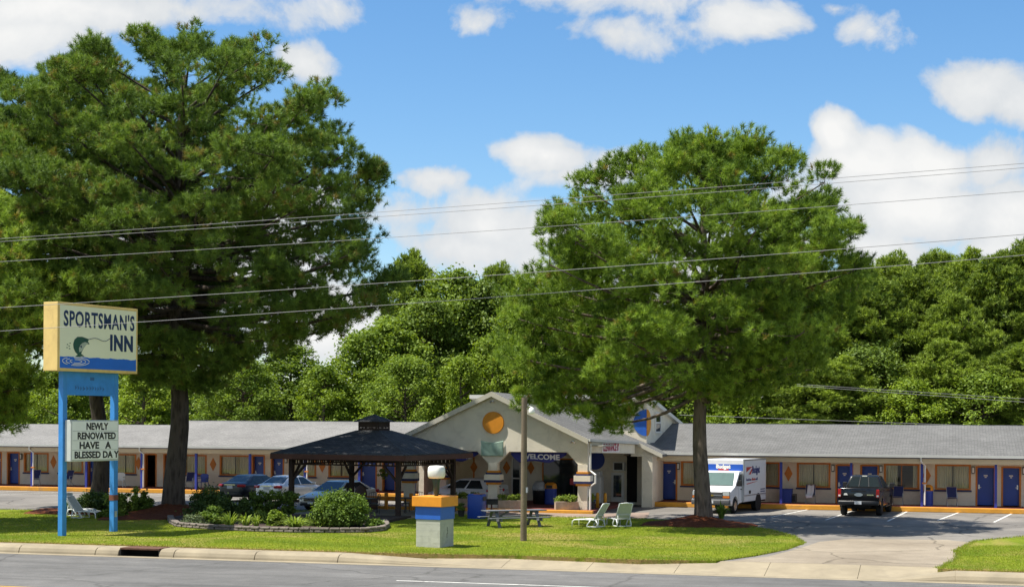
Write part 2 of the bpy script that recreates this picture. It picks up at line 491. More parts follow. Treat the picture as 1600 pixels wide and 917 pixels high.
# ------------------------------------------------------------------ daylight
SUN_TRAVEL = Vector((.44, .20, -1.0)).normalized()
sun_d = bpy.data.lights.new('sun', 'SUN'); sun_d.energy = 5.0; sun_d.angle = RAD(.53); sun_d.color = (1.0, .95, .86)
sun = bpy.data.objects.new('sun', sun_d); COL.objects.link(sun)
sun.rotation_euler = SUN_TRAVEL.to_track_quat('-Z', 'Y').to_euler(); sun.location = (-40, 30, 60)
TOSUN = -SUN_TRAVEL
W = bpy.data.worlds.new('World'); S.world = W; W.use_nodes = True
wt = W.node_tree; bg = wt.nodes['Background']
sky = N(wt, 'ShaderNodeTexSky', sky_type='NISHITA')
sky.sun_disc = False
sky.sun_elevation = math.asin(TOSUN.z)
sky.sun_rotation = math.atan2(TOSUN.x, TOSUN.y)
sky.air_density = 1.0; sky.dust_density = .35; sky.ozone_density = 1.6; sky.altitude = 50
SKYK = .15
bg.inputs['Strength'].default_value = SKYK
tc = wt.nodes.new('ShaderNodeTexCoord'); D = tc.outputs['Generated']
def dotv(v):
    n = wt.nodes.new('ShaderNodeVectorMath'); n.operation = 'DOT_PRODUCT'; n.inputs[1].default_value = v
    wt.links.new(D, n.inputs[0]); return n.outputs['Value']
fwd = math_n(wt, 'MAXIMUM', dotv((-SY, CY, 0)), .12)
pa = math_n(wt, 'DIVIDE', dotv((CY, SY, 0)), fwd)
pb = math_n(wt, 'DIVIDE', dotv((0, 0, 1)), fwd)
cmb = wt.nodes.new('ShaderNodeCombineXYZ'); wt.links.new(pa, cmb.inputs[0]); wt.links.new(pb, cmb.inputs[1])
P2 = cmb.outputs[0]
def wnoise(scale, detail, rough, dist=0.0, off=(0,0,0), sc=(1,1,1)):
    mp = N(wt, 'ShaderNodeMapping', Location=off, Scale=sc); wt.links.new(P2, mp.inputs['Vector'])
    n = N(wt, 'ShaderNodeTexNoise', Scale=scale, Detail=detail, Roughness=rough, Distortion=dist)
    wt.links.new(mp.outputs['Vector'], n.inputs['Vector']); return n
wz = wnoise(14, 7, .6, .2)
wz2 = wnoise(6, 4, .5, 0, (3, 1, 0))
# cumulus: (u, v, half width, half height, firmness) in photo pixels turned into sky directions
CLOUDS = [(150,20,330,48,1.1),(20,70,180,42,.8),(455,105,55,34,.8),(320,20,90,22,.4),
          (935,-8,120,32,.8),(940,45,60,30,.55),(1170,28,105,42,1.25),(1345,35,48,26,.45),(1290,0,40,14,.4),(745,30,40,14,.25),
          (1550,140,85,50,1.35),(1600,165,70,38,1.0),
          (850,248,95,44,1.35),(960,262,58,32,.85),(905,285,110,26,.7),(670,296,42,22,.8),(745,350,110,38,.95),(700,385,120,40,.8),(860,370,90,44,.6),
          (1290,215,50,46,1.4),(1340,260,110,58,1.5),(1460,250,90,52,1.3),(1550,245,80,50,1.2),(1420,320,230,62,1.4),(1590,320,100,70,1.2),(1330,390,120,44,1.1),(1560,385,90,26,.85),
          (470,330,80,44,.9),(500,500,120,60,1.2),(300,430,260,90,.9),(1030,420,220,80,.9),(1480,415,110,22,.4),(615,350,60,30,.5)]
wq = N(wt, 'ShaderNodeTexNoise', Scale=7.0, Detail=5, Roughness=.6); wt.links.new(P2, wq.inputs['Vector'])
wsep = wt.nodes.new('ShaderNodeSeparateColor'); wt.links.new(wq.outputs['Color'], wsep.inputs[0])
pa0, pb0 = pa, pb
pa = math_n(wt, 'ADD', pa0, math_n(wt, 'MULTIPLY', math_n(wt, 'SUBTRACT', wsep.outputs[0], .5), .085))
pb = math_n(wt, 'ADD', pb0, math_n(wt, 'MULTIPLY', math_n(wt, 'SUBTRACT', wsep.outputs[1], .5), .05))
best = None
for (u, v, rw, rh, k) in CLOUDS:
    ca, cb = (u-800)/FOCAL, (HORIZON-v)/FOCAL
    x = math_n(wt, 'MULTIPLY', math_n(wt, 'SUBTRACT', pa, ca), FOCAL/rw)
    y = math_n(wt, 'MULTIPLY', math_n(wt, 'SUBTRACT', pb, cb), FOCAL/rh)
    r2 = math_n(wt, 'ADD', math_n(wt, 'MULTIPLY', x, x), math_n(wt, 'MULTIPLY', y, y))
    e = math_n(wt, 'MULTIPLY', math_n(wt, 'SUBTRACT', 1.0, math_n(wt, 'SQRT', r2)), k)
    best = e if best is None else math_n(wt, 'SMOOTH_MAX', best, e)
    if best.node.operation == 'SMOOTH_MAX': best.node.inputs[2].default_value = .25
nn = math_n(wt, 'MULTIPLY', math_n(wt, 'SUBTRACT', wz.outputs['Fac'], .5), 2.9)
nn2 = math_n(wt, 'MULTIPLY', math_n(wt, 'SUBTRACT', wz2.outputs['Fac'], .5), 1.0)
dens = math_n(wt, 'ADD', math_n(wt, 'ADD', math_n(wt, 'ADD', best, .14), nn), nn2)
front = math_n(wt, 'GREATER_THAN', dotv((-SY, CY, 0)), .15)
cov = ramp(wt, dens, [(-.08, 0.0), (.10, .22), (.28, .72), (.55, 1.0)])
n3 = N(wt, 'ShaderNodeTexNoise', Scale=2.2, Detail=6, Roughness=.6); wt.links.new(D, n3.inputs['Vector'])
cov_else = ramp(wt, n3.outputs['Fac'], [(.40, 0.0), (.56, .95)])  # unseen clouds outside the view, added and thickened for fill light on front faces
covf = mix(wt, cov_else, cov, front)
# cloud brightness: bright billows, greyer flat undersides
sh = wnoise(9, 5, .6, .3, (.013, -.012, 0))
shade = ramp(wt, math_n(wt, 'ADD', math_n(wt, 'MULTIPLY', dens, .35), math_n(wt, 'MULTIPLY', sh.outputs['Fac'], .75)),
             [(.20, (2.3,2.55,2.85)), (.5, (2.95,3.08,3.2)), (.9, (3.8,3.8,3.75))])
tint = mix(wt, sky.outputs[0], (1.0, 1.06, 1.12), 1.0, 'MULTIPLY')
hsv = N(wt, 'ShaderNodeHueSaturation', Saturation=1.22, Value=.585); wt.links.new(tint, hsv.inputs['Color'])
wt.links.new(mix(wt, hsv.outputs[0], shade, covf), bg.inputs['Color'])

S.view_settings.view_transform = 'Standard'; S.view_settings.look = 'None'
S.view_settings.exposure = .72; S.view_settings.gamma = 1.0
S.render.engine = 'CYCLES'
S.cycles.max_bounces = 6; S.cycles.transparent_max_bounces = 8; S.cycles.use_denoising = True
S.cycles.sample_clamp_indirect = 6.0
# ------------------------------------------------------------------ ground, road, kerb
def structure(o, kind='structure'):
    o['kind'] = kind; return o
def sheet(name, poly, z, mat):
    m = MB(); m.add([(x, y, z) for x, y in poly], [tuple(range(len(poly)))])
    o = m.build(name, mat, fix=False)
    if o.data.polygons[0].normal.z < 0:
        o.data.flip_normals()
    return structure(o)

sheet('ground', [(-1500,-1500),(1500,-1500),(1500,1500),(-1500,1500)], -.36, GROUND)
sheet('road', [(-500,-60),(500,-60),(500,50.0),(-500,50.0)], -.28, ROAD)
lot_front = 52.25
m = MB()
m.add([(-160,lot_front,0),(80,lot_front,0),(80,140,0),(-160,140,0),(-160,lot_front,-.3),(80,lot_front,-.3)], [(0,1,2,3),(4,5,1,0)])
structure(m.build('parking_lot', LOT, fix=False))

XK0, XK1 = gp(690,868)[0], gp(1462,886)[0]          # ends of the raised kerb at the driveway mouth
def kerb_run(mb, x0, x1, top0=0.0, top1=0.0):
    pr = [(50.42,-.30),(50.44,-.20),(50.50,-.09),(50.62,-.02),(50.80,0.0),(51.32,0.0),(51.32,-.30)]
    sc = lambda z, t: -.30 + (z+.30)*((.30+t)/.30)
    n = len(pr)
    mb.add([(x0, y, sc(z, top0)) for y, z in pr] + [(x1, y, sc(z, top1)) for y, z in pr],
           [tuple(range(n))[::-1], tuple(range(n, 2*n))] + [(i, (i+1) % n, n+(i+1) % n, n+i) for i in range(n)])
kb = MB()
inlet0, inlet1 = XY(190, 50.6), XY(253, 50.6)
edges = []
x = -200.0
while x < XK0 - 4.2:
    x2 = min(x + 3.05, XK0 - 1.6)
    for a, b in ((x, x2),):
        if b <= inlet0 or a >= inlet1: edges.append((a, b))
        else:
            if a < inlet0: edges.append((a, inlet0))
            if b > inlet1: edges.append((inlet1, b))
    x = x2
for a, b in edges: kerb_run(kb, a, b-.02)
kerb_run(kb, edges[-1][1], XK0+1.8, 0, -.24)
kerb_run(kb, XK1-1.2, XK1+.6, -.24, 0)
x = XK1 + .6
while x < 90:
    kerb_run(kb, x, x + 2.4, 0, 0); x += 2.42
structure(kb.build('kerb', CONCRETE, bevel=.012, seg=1))
g = MB(); g.box(-300, 200, 49.98, 50.46, -.4, -.272)
structure(g.build('gutter', CONCRETE))
g = MB(); y0, y1 = 50.44, lot_front
X0, X1 = XK0 - .6, XK1 + .55
n = 6
for i in range(n):
    a, b = X0 + (X1-X0)*i/n, X0 + (X1-X0)*(i+1)/n - .015
    g.add([(a,y0,-.268),(b,y0,-.268),(b,y1,.004),(a,y1,.004),(a,y1,-.3),(b,y1,-.3),(a,y0,-.35),(b,y0,-.35)], [(0,1,2,3),(3,2,5,4),(6,7,1,0),(0,3,4,6),(1,7,5,2)])
structure(g.build('driveway_kerb', CONCRETE))
# storm drain let into the kerb
sd = thing('storm_drain', 'rusty iron storm drain inlet set in the concrete kerb', 'storm drain', ((inlet0+inlet1)/2, 50.9, -.3))
mb = MB(); mb.box(inlet0+.02, inlet1-.02, 50.5, 51.5, -.055, .012)
mb.build('cover', M('rusty_iron', (.13,.065,.04), .85, .2, var=.4, scale=6, bmp=.4), sd, world=True, bevel=.012)
mb = MB(); mb.box(inlet0, inlet1, 51.2, 51.3, -.33, -.056); mb.box(inlet0, inlet0+.05, 50.5, 51.2, -.33, -.056); mb.box(inlet1-.05, inlet1, 50.5, 51.2, -.33, -.056); mb.box(inlet0+.05, inlet1-.05, 50.5, 51.2, -.33, -.29)
mb.build('throat', DARKROOM, sd, world=True)

# painted lines on the road
l0, l1 = gp(620,906,-.276), gp(900,916,-.276)
ly = (l0[1]+l1[1])/2
g = MB()
for k in range(-3, 4):
    a = l0[0] + k*26.0
    g.add([(a,ly-.07,-.275),(a+6.4,ly-.07,-.275),(a+6.4,ly+.07,-.275),(a,ly+.07,-.275)], [(0,1,2,3)])
structure(g.build('lane_line', PAINT, fix=False))
yy = gp(10,915.5,-.276)[1]
g = MB()
for d in (0, -.3):
    g.add([(-200,yy+d-.07,-.275),(200,yy+d-.07,-.275),(200,yy+d+.07,-.275),(-200,yy+d+.07,-.275)], [(0,1,2,3)])
structure(g.build('centre_line', M('road_yellow', (.70,.36,.03), .8, var=.2, dirt=.4), fix=False))

# parking stall lines
def stripe(mb, p, q, w=.11, z=.006):
    p, q = Vector((*p, z)), Vector((*q, z)); d = (q-p).normalized(); s = Vector((-d.y, d.x, 0))*w/2
    mb.add([p-s, q-s, q+s, p+s], [(0,1,2,3)])
g = MB()
for a, b in (((1465,812.5),(1499,800)), ((1553,815.5),(1581,802)), ((1205,807.5),(1262,795.8)), ((1387,814),(1417,799)), ((1290,812),(1330,798.5)), ((1640,819),(1668,804))):
    stripe(g, gp(*a), gp(*b))
for k in range(13):
    x = -62 + k*3.05
    stripe(g, (x, 88.6), (x-2.0, 83.2))
structure(g.build('parking_lines', PAINT, fix=False))
# driveway apron, tan with wear
ap = [(1135,880),(1300,884),(1466,888),(1492,873),(1500,862),(1535,849),(1480,843),(1400,842),(1330,841),(1280,846),(1250,856),(1200,869)]
P = [gp(*p) for p in ap]; P[0:3] = [(p[0], lot_front+.01) for p in P[0:3]]
sheet('driveway_apron', P, .005, APRON)
# warm strip of paving before the office
P = [gp(690,806), gp(760,808.5), gp(900,810.5), gp(1010,811), gp(1015,800), gp(925,803), gp(760,798), gp(690,796)]
sheet('office_drive', P, .0055, M('reddish_paving', (.255,.19,.15), .95, var=.3, scale=.7, dirt=.5, dirtcol=(.12,.08,.06)))

# ------------------------------------------------------------------ lawns
lawn_px = [(787,870.5),(1000,875.5),(1119,877),(1180,868.5),(1230,858.5),(1256,849),(1238,838),(1200,828),(1150,821),(1120,817),(1000,811.5),(900,808.8),(760,807),(690,803),(600,800),(430,798),(300,799),(130,798),(0,797)]
LAWN1 = [(-130, 51.30), (XK0-1.5, 51.30)] + [gp(*p) for p in lawn_px] + [(-130, gp(0,797)[1])]
LAWN1[2] = (LAWN1[2][0], max(51.7, LAWN1[2][1]))
lawn2_px = [(1465,889),(1490,878),(1497,870),(1494,861),(1525,846),(1600,839),(1760,833)]
LAWN2 = [gp(*p) for p in lawn2_px] + [(40, 62), (70, 62), (70, 51.30), (gp(1500,890)[0], 51.30)]
def lawn(poly):
    mb = MB(); n = len(poly)
    mb.add([(x,y,.035) for x,y in poly] + [(x,y,-.3) for x,y in poly], [tuple(range(n))] + [(i,n+i,n+(i+1)%n,(i+1)%n) for i in range(n)])
    return structure(mb.build('lawn', LAWN))
lawn(LAWN1); lawn(LAWN2)

def in_poly(px, py, poly):
    ins = np.zeros(len(px), bool)
    n = len(poly)
    for i in range(n):
        x1, y1 = poly[i]; x2, y2 = poly[(i+1) % n]
        if y1 == y2: continue
        c = ((y1 > py) != (y2 > py)) & (px < (x2-x1)*(py-y1)/(y2-y1) + x1)
        ins ^= c
    return ins
MOUNDS = []
def grass():
    rng = np.random.default_rng(5)
    PX, PY, HT = [], [], []
    for poly, n, bx in ((LAWN1, 300000, (-44, -3, 51.3, 73)), (LAWN2, 42000, (-1, 8, 51.3, 62))):
        x = rng.uniform(bx[0], bx[1], n); y = rng.uniform(bx[2], bx[3], n)
        k = in_poly(x, y, poly)
        PX.append(x[k]); PY.append(y[k]); HT.append(rng.uniform(.02, .052, k.sum()))
        # longer ragged growth along the edges
        for i in range(len(poly)):
            a, b = np.array(poly[i]), np.array(poly[(i+1) % len(poly)])
            L = np.linalg.norm(b-a)
            if L > 60: a = np.array((max(a[0], -46), a[1])); b = np.array((max(b[0], -46), b[1])); L = np.linalg.norm(b-a)
            m = int(L*110)
            if m < 2 or a[0] < -60 and b[0] < -60: continue
            t = rng.random(m)[:, None]; p = a + (b-a)*t + rng.normal(0, .07, (m, 2))
            PX.append(p[:, 0]); PY.append(p[:, 1]); HT.append(rng.uniform(.03, .10, m))
    x, y, h = np.concatenate(PX), np.concatenate(PY), np.concatenate(HT)
    n = len(x)
    a = rng.uniform(0, 2*PI, n); w = rng.uniform(.006, .013, n)
    lean = rng.normal(0, .35, (n, 2))*h[:, None]
    v = np.zeros((n, 3, 3))
    v[:, 0] = np.stack([x-np.cos(a)*w, y-np.sin(a)*w, np.full(n, .03)], 1)
    v[:, 1] = np.stack([x+np.cos(a)*w, y+np.sin(a)*w, np.full(n, .03)], 1)
    v[:, 2] = np.stack([x+lean[:, 0], y+lean[:, 1], .03+h], 1)
    var = rng.beta(2, 2, n)*.8
    dry = rng.random(n) < .06; var[dry] = .97
    o = numpy_mesh('grass', v.reshape(-1, 3), 3, BLADE, None, var)
    o['kind'] = 'stuff'
grass()

def mound(c, rx, ry, h, seed):
    rnd = random.Random(seed)
    mb = MB(); R, A = 9, 40
    vs = [(c[0], c[1], .05+h)]; fs = []
    for i in range(1, R+1):
        for k in range(A):
            t = 2*PI*k/A; r = i/R
            w = 1 + .10*math.sin(3*t+seed) + .06*math.sin(7*t+2*seed)
            z = .05 + h*(1-r)**1.6*(1+.0) + rnd.uniform(-.03, .04)*(i < R) + (-.04 if i == R else .02)
            vs.append((c[0]+rx*r*w*math.cos(t), c[1]+ry*r*w*math.sin(t), z))
    for k in range(A): fs.append((0, 1+k, 1+(k+1) % A))
    for i in range(R-1):
        for k in range(A): fs.append((1+i*A+k, 1+(i+1)*A+k, 1+(i+1)*A+(k+1) % A, 1+i*A+(k+1) % A))
    mb.add(vs, fs)
    return structure(mb.build('mulch_bed', MULCH, smooth=True))
PIN_A, PIN_B, PIN_R = gp(275,790,.45), gp(156,786,.30), gp(1095,808,.33)
mound((PIN_A[0]-.1, PIN_A[1]-.2), 3.0, 4.6, .60, 1)
mound((PIN_B[0]+1.4, PIN_B[1]-1.6), 3.9, 3.8, .32, 2)
mound((PIN_R[0]-.1, PIN_R[1]-.1), 2.6, 2.7, .42, 3)
# ------------------------------------------------------------------ the motel wings
def wall_run(mb, x0, x1, z0, z1, y, th, holes):
    "wall along X with rectangular holes (xa, xb, za, zb)"
    xs = x0
    for (a, b, za, zb) in sorted(holes):
        if a > xs: mb.box(xs, a, y, y+th, z0, z1)
        if za > z0: mb.box(a, b, y, y+th, z0, za)
        if zb < z1: mb.box(a, b, y, y+th, zb, z1)
        xs = b
    if xs < x1: mb.box(xs, x1, y, y+th, z0, z1)

FZ = .25
def room_door(root, x0, x1, y, zt, mat=DOORBLUE, recess=.27, label=None, hinge=1, open_=False):
    f = MB(); t = .075
    f.box(x0-.02, x0+t, y-.015, y+recess+.05, FZ, zt); f.box(x1-t, x1+.02, y-.015, y+recess+.05, FZ, zt); f.box(x0+t, x1-t, y-.015, y+recess+.05, zt-t, zt+.02)
    fr = f.build('door_frame', TRIMORANGE, root, world=True)
    d = MB()
    if not open_:
        d.box(x0+t+.004, x1-t-.004, y+recess-.03, y+recess+.02, FZ+.04, zt-t-.004)
    else:
        d.box(x1-t-.06, x1-t-.012, y+recess, y+recess+.85, FZ+.04, zt-t-.004)
    o = d.build('door', mat, root, world=True)
    if label: o['label'] = label
    off = Vector(root.location)
    if not open_:
        h = MB(); hx = x0+t+.08 if hinge > 0 else x1-t-.08
        h.box(hx-.035, hx+.035, y+recess-.055, y+recess-.031, 1.13, 1.36); h.cyl((hx, y+recess-.03, 1.22), (hx, y+recess-.11, 1.22), .018, n=8); h.bar((hx, y+recess-.1, 1.22), (hx+.11*hinge, y+recess-.1, 1.22), .02, .025)
        c = h.build('handle', GALV, o); c.data.transform(Matrix.Translation(-off))
        p = MB(); cx = (x0+x1)/2
        p.box(cx-.10, cx+.10, y+recess-.038, y+recess-.031, 1.80, 1.87)
        p.box(cx-.05, cx+.05, y+recess-.037, y+recess-.031, 1.72, 1.775)
        c = p.build('number_plate', WHITE, o); c.data.transform(Matrix.Translation(-off))
    return o

def room_window(root, x0, x1, y, z0, z1, gap=None, label=None):
    off = Vector(root.location); t = .085
    f = MB()
    f.box(x0-.02, x0+t, y-.02, y+.2, z0, z1); f.box(x1-t, x1+.02, y-.02, y+.2, z0, z1)
    f.box(x0+t, x1-t, y-.02, y+.2, z1-t, z1); f.box(x0+t, x1-t, y-.02, y+.2, z0, z0+t)
    w = f.build('window', TRIMORANGE, root, world=True)
    if label: w['label'] = label
    def sub(mb, name, mat):
        c = mb.build(name, mat, w); c.data.transform(Matrix.Translation(-off)); return c
    s = MB(); s.box(x0-.06, x1+.06, y-.07, y+.19, z0-.09, z0-.002); sub(s, 'sill', NAVY)
    p = MB(); p.box(x0+t, x1-t, y+.10, y+.108, z0+t, z1-t); sub(p, 'pane', PANE)
    mu = MB(); xc = (x0+x1)/2; mu.box(xc-.018, xc+.018, y+.085, y+.125, z0+t, z1-t); sub(mu, 'mullion', DARKMETAL if gap is None else TRIMORANGE)
    cu = MB()
    spans = [(x0+t, xc-.03), (xc+.0, x1-t)] if gap is None else [(x0+t, gap[0]), (gap[1], x1-t)]
    for a, b in spans:
        n = max(4, int((b-a)/.05)); vs = []
        for i in range(n+1):
            xx = a+(b-a)*i/n; yy = y+.21+.03*math.sin(i*1.9)
            yy = y+.145+.022*math.sin(i*1.9); vs += [(xx, yy, z0+t-.05), (xx, yy, z1-t+.05)]
        cu.add(vs, [(2*i, 2*i+2, 2*i+3, 2*i+1) for i in range(n)])
    c = sub(cu, 'curtain', CURTAIN)
    return w

def wall_lamp(root, x, y, z):
    off = Vector(root.location)
    l = MB(); l.box(x-.075, x+.075, y-.11, y-.002, z-.19, z+.19)
    o = l.build('wall_lamp', DARKMETAL, root, world=True, bevel=.01)
    s = MB(); s.box(x-.05, x+.05, y-.122, y-.108, z-.14, z+.14)
    c = s.build('lens', LENS, o); c.data.transform(Matrix.Translation(-off))

def diamond(root, x, y, z, w=.22, h=.42):
    d = MB(); d.prism([(x-w,z),(x,z-h),(x+w,z),(x,z+h)], 'y', y-.035, y-.002)
    return d.build('diamond_ornament', TRIMORANGE, root, world=True)

def post(root, x, y, z1=2.5):
    p = MB(); p.box(x-.065, x+.065, y-.065, y+.065, FZ, z1)
    return p.build('post', POSTBLUE, root, world=True)

def downspout(root, x, y, ye, ztop):
    p = MB(); p.tube([(x-.22, ye-.02, ztop), (x-.22, ye-.02, ztop-.22), (x-.02, y-.13, ztop-.42), (x-.02, y-.13, FZ+.08)], .048, 8)
    o = p.build('downspout', WHITE, root, world=True)
    b = MB(); b.box(x-.16, x+.09, y-.19, y-.067, 1.42, 1.5)
    c = b.build('bracket', TRIMORANGE, o); c.data.transform(Matrix.Translation(-Vector(root.location)))

def wing(root, X0, X1, yk, yw, ye, zr, yr, doors, windows, holes_z, segs):
    wz0, wz1, dz = holes_z
    holes = [(d['x'][0], d['x'][1], FZ, dz) for d in doors] + [(w['x'][0], w['x'][1], wz0, wz1) for w in windows]
    wl = MB(); wall_run(wl, X0, X1, 0, 2.62, yw, .3, holes)
    yb = 2*yr - ye
    wl.box(X0, X1, yb-1.0, yb-.8, 0, 2.62); wl.box(X0, X0+.25, yw+.3, yb-1.0, 0, 2.62); wl.box(X1-.25, X1, yw+.3, yb-1.0, 0, 2.62)
    wl.build('wall', BLOCK, root, world=True)
    k = MB(); k.box(X0, X1, yk, yk+.2, 0, FZ+.004); k.build('walkway_kerb', YELLOWKERB, root, world=True, bevel=.03)
    k = MB(); k.box(X0, X1, yk+.2, yw+3.0, -.02, FZ); k.build('walkway', REDWALK, root, world=True)
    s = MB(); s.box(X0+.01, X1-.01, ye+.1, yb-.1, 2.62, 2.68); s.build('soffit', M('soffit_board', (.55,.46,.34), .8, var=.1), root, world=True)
    f = MB(); f.box(X0, X1, ye+.06, ye+.1, 2.47, 2.80); f.build('fascia_board', FASCIA, root, world=True)
    f = MB(); f.box(X0, X1, ye-.03, ye+.055, 2.735, 2.775); f.build('navy_strip', NAVY, root, world=True)
    for i, (a, b, z, y) in enumerate(segs):
        yb2 = 2*y - ye
        r = MB(); r.prism([(ye-.02,2.90),(y,z),(yb2,2.90),(yb2,2.79),(y,z-.15),(ye-.02,2.79)], 'x', a, b)
        r.build('roof', (SHINGLE if z > 4.4 and a > -20 else SHINGLE_OLD), root, world=True)
        for xx in (a+.06, b-.26):
            gw = MB(); gw.prism([(ye+.2,2.69),(y,z-.16),(yb2-.2,2.69)], 'x', xx, xx+.2)
            gw.build('gable_end', BLOCK, root, world=True)
        gt = MB(); gt.box(a, b, ye-.13, ye-.022, 2.785, 2.915); gt.build('gutter', GUTTER, root, world=True)
        rc = MB(); rc.prism([(y-.14,z-.028),(y,z+.012),(y+.14,z-.028),(y+.14,z-.045),(y-.14,z-.045)], 'x', a+.01, b-.01); rc.build('ridge_cap', SHINGLE_DARK if z > 4.4 else SHINGLE, root, world=True)
    for d in doors: room_door(root, d['x'][0], d['x'][1], yw, dz, **d.get('k', {}))
    for w in windows: room_window(root, w['x'][0], w['x'][1], yw, wz0, wz1, **w.get('k', {}))

# left wing, standing farther back
YKL, YPL, YWL, YEL = 88.8, 89.4, 92.3, 89.15
xl = lambda u: XY(u, YWL)
WL = thing('motel_wing', 'long motel wing with pale grey roof, behind the parked sedans', 'motel wing', (-50, YWL, 0))
ld = [dict(x=(xl(-9), xl(3))), dict(x=(xl(11.5), xl(31)), k=dict(label='dark blue door in deep orange recess')), dict(x=(xl(137), xl(156))),
      dict(x=(xl(226), xl(245)), k=dict(open_=True, label='door standing open on a dark room')), dict(x=(xl(256), xl(274))),
      dict(x=(xl(394), xl(414))), dict(x=(xl(424), xl(444))), dict(x=(xl(562), xl(589))), dict(x=(xl(598), xl(619)))]
lw = [dict(x=(xl(38), xl(76))), dict(x=(xl(92), xl(130))), dict(x=(xl(178), xl(213))), dict(x=(xl(288), xl(323))), dict(x=(xl(344), xl(391))),
      dict(x=(xl(456), xl(494))), dict(x=(xl(514), xl(552)))]
split = XY(287, 97)
wing(WL, xl(-75), -29.0, YKL, YWL, YEL, 4.47, 97, ld, lw, (1.03, 2.30, 2.33), [(xl(-75)-.3, split, 4.16, 96.2), (split+.02, -27.5, 4.47, 97)])
for u in (-34, 50.5, 135.5, 222, 307, 391, 477, 562, 648): post(WL, XY(u, YPL), YPL)
for u in (51, 223, 478): downspout(WL, XY(u, YPL)+.16, YPL, YEL, 2.80)
for u in (84, 217, 333.5, 504): diamond(WL, xl(u), YWL, 1.72)
for u in (34, 448): wall_lamp(WL, xl(u), YWL, 2.05)

# right wing
YKR, YPR, YWR, YER = 84.9, 85.85, 87.5, 85.45
xr_ = lambda u: XY(u, YWR)
WR = thing('motel_wing', 'motel wing with dark grey shingles, behind the white box truck and black pickup', 'motel wing', (0, YWR, 0))
rd = [dict(x=(xr_(1031), xr_(1058.5)), k=dict(hinge=-1)), dict(x=(xr_(1306.5), xr_(1333))), dict(x=(xr_(1345), xr_(1373.5)), k=dict(hinge=-1)), dict(x=(xr_(1525.5), xr_(1556))), dict(x=(xr_(1565.5), xr_(1595.5)), k=dict(hinge=-1))]
rw = [dict(x=(xr_(1065), xr_(1108))), dict(x=(xr_(1168), xr_(1219))), dict(x=(xr_(1246), xr_(1297.5))),
      dict(x=(xr_(1382), xr_(1436.5)), k=dict(gap=(xr_(1403), xr_(1427)), label='window with its curtains drawn apart')), dict(x=(xr_(1462), xr_(1517))), dict(x=(xr_(1610), xr_(1664)))]
XR1 = xr_(1760)
wing(WR, -15.9, XR1, YKR, YWR, YER, 4.47, 94, rd, rw, (1.06, 2.40, 2.33), [(-17.5, XR1+.3, 4.47, 94)])
for u in (1111, 1221, 1330.5, 1441, 1556.5, 1672): post(WR, XY(u, YPR), YPR)
downspout(WR, XY(1442, YPR)+.14, YPR, YER, 2.80)
for u in (1232.5, 1448.5, 1678): diamond(WR, xr_(u), YWR, 1.80)
for u in (1060.5, 1302, 1377, 1521, 1600): wall_lamp(WR, xr_(u), YWR, 2.12)
p = MB(); p.box(xr_(1019), xr_(1028), YWR-.06, YWR-.002, .3, 2.35); p.build('dark_panel', M('dark_grey_panel', (.06,.065,.06), .4), WR, world=True)

# ------------------------------------------------------------------ the office with its gabled porch
YF = 78.0
XC = -22.65
xl_, xm_, xR_ = -27.15, -22.62, -17.95
OF = thing('motel_office', 'cream stucco motel office with gabled porch, orange disc and pale green banner', 'office building', (XC, 82, 0))
rz = lambda x: 6.02 - .472*abs(x - XC)
def chunk(x): return x
b = MB()
poly = [(xl_-.26,2.41),(xl_+.26,2.41),(xl_+.8,3.0),(xm_-.85,3.0),(xm_-.26,2.41),(xm_+.26,2.41),(xm_+.85,3.0),(xR_-.8,3.0),(xR_-.26,2.41),(xR_+.26,2.41),
        (xR_+.26,rz(xR_+.26)-.17),(XC,5.85),(xl_-.26,rz(xl_-.26)-.17)]
b.prism(poly, 'y', YF, YF+.32)
b.build('gable_wall', STUCCO, OF, world=True)
def column(x, y):
    off = Vector(OF.location)
    c = MB(); c.box(x-.245, x+.245, y, y+.40, .12, 2.408)
    o = c.build('column', STUCCO, OF, world=True)
    def ring(z0, z1, e, mat, nm):
        k = MB(); k.box(x-.245-e, x+.245+e, y-e, y+.40+e, z0, z1); q = k.build(nm, mat, o); q.data.transform(Matrix.Translation(-off))
    ring(1.93, 2.03, .055, ORANGE, 'orange_band'); ring(1.84, 1.93, .10, NAVY, 'navy_band'); ring(1.56, 1.84, .17, STUCCO, 'wide_band')
    ring(1.44, 1.56, .172, NAVY, 'navy_band'); ring(1.33, 1.44, .08, ORANGE, 'orange_band')
for x in (xl_, xm_, xR_): column(x, YF-.04)
column(xl_, 83.6)
# roof: ridge running back, slopes flaring out to the office eaves
def slab(name, verts, faces, th, mat):
    n = len(verts)
    mb = MB()
    vs = [Vector(v) for v in verts] + [Vector(v) - Vector((0,0,th)) for v in verts]
    fs = [tuple(f) for f in faces] + [tuple(n+i for i in f[::-1]) for f in faces]
    cnt = {}
    for f in faces:
        for i in range(len(f)):
            e = (f[i], f[(i+1) % len(f)]); cnt[e] = 1
    for (a, c) in cnt:
        if (c, a) not in cnt: fs.append((a, n+a, n+c, c))
    mb.add(vs, fs)
    return mb.build(name, mat, OF, world=True)
Yf = YF - .27
R0, R1 = (XC,Yf,6.02), (XC,86.0,5.94)
A, B_, C_ = (-17.62,Yf,3.66), (-16.35,84.0,3.46), (-15.0,84.0,2.83)
Bt, T2, C2 = (-16.25,86.0,3.42), (-16.25,95,3.42), (-15.0,95,2.83)
mir = lambda p: (2*XC - p[0], p[1], p[2])
V = [R0, R1, A, B_, C_, Bt, T2, C2] + [mir(A), mir(B_), mir(C_), mir(Bt), mir(T2), mir(C2)]
slab('roof', V, [(0,2,3),(0,3,5,1),(3,4,7,6,5),(0,9,8),(0,1,11,9),(9,11,12,13,10)], .12, SHINGLE)
TRIM = M('cream_trim', (.62,.58,.48), .6, var=.08)
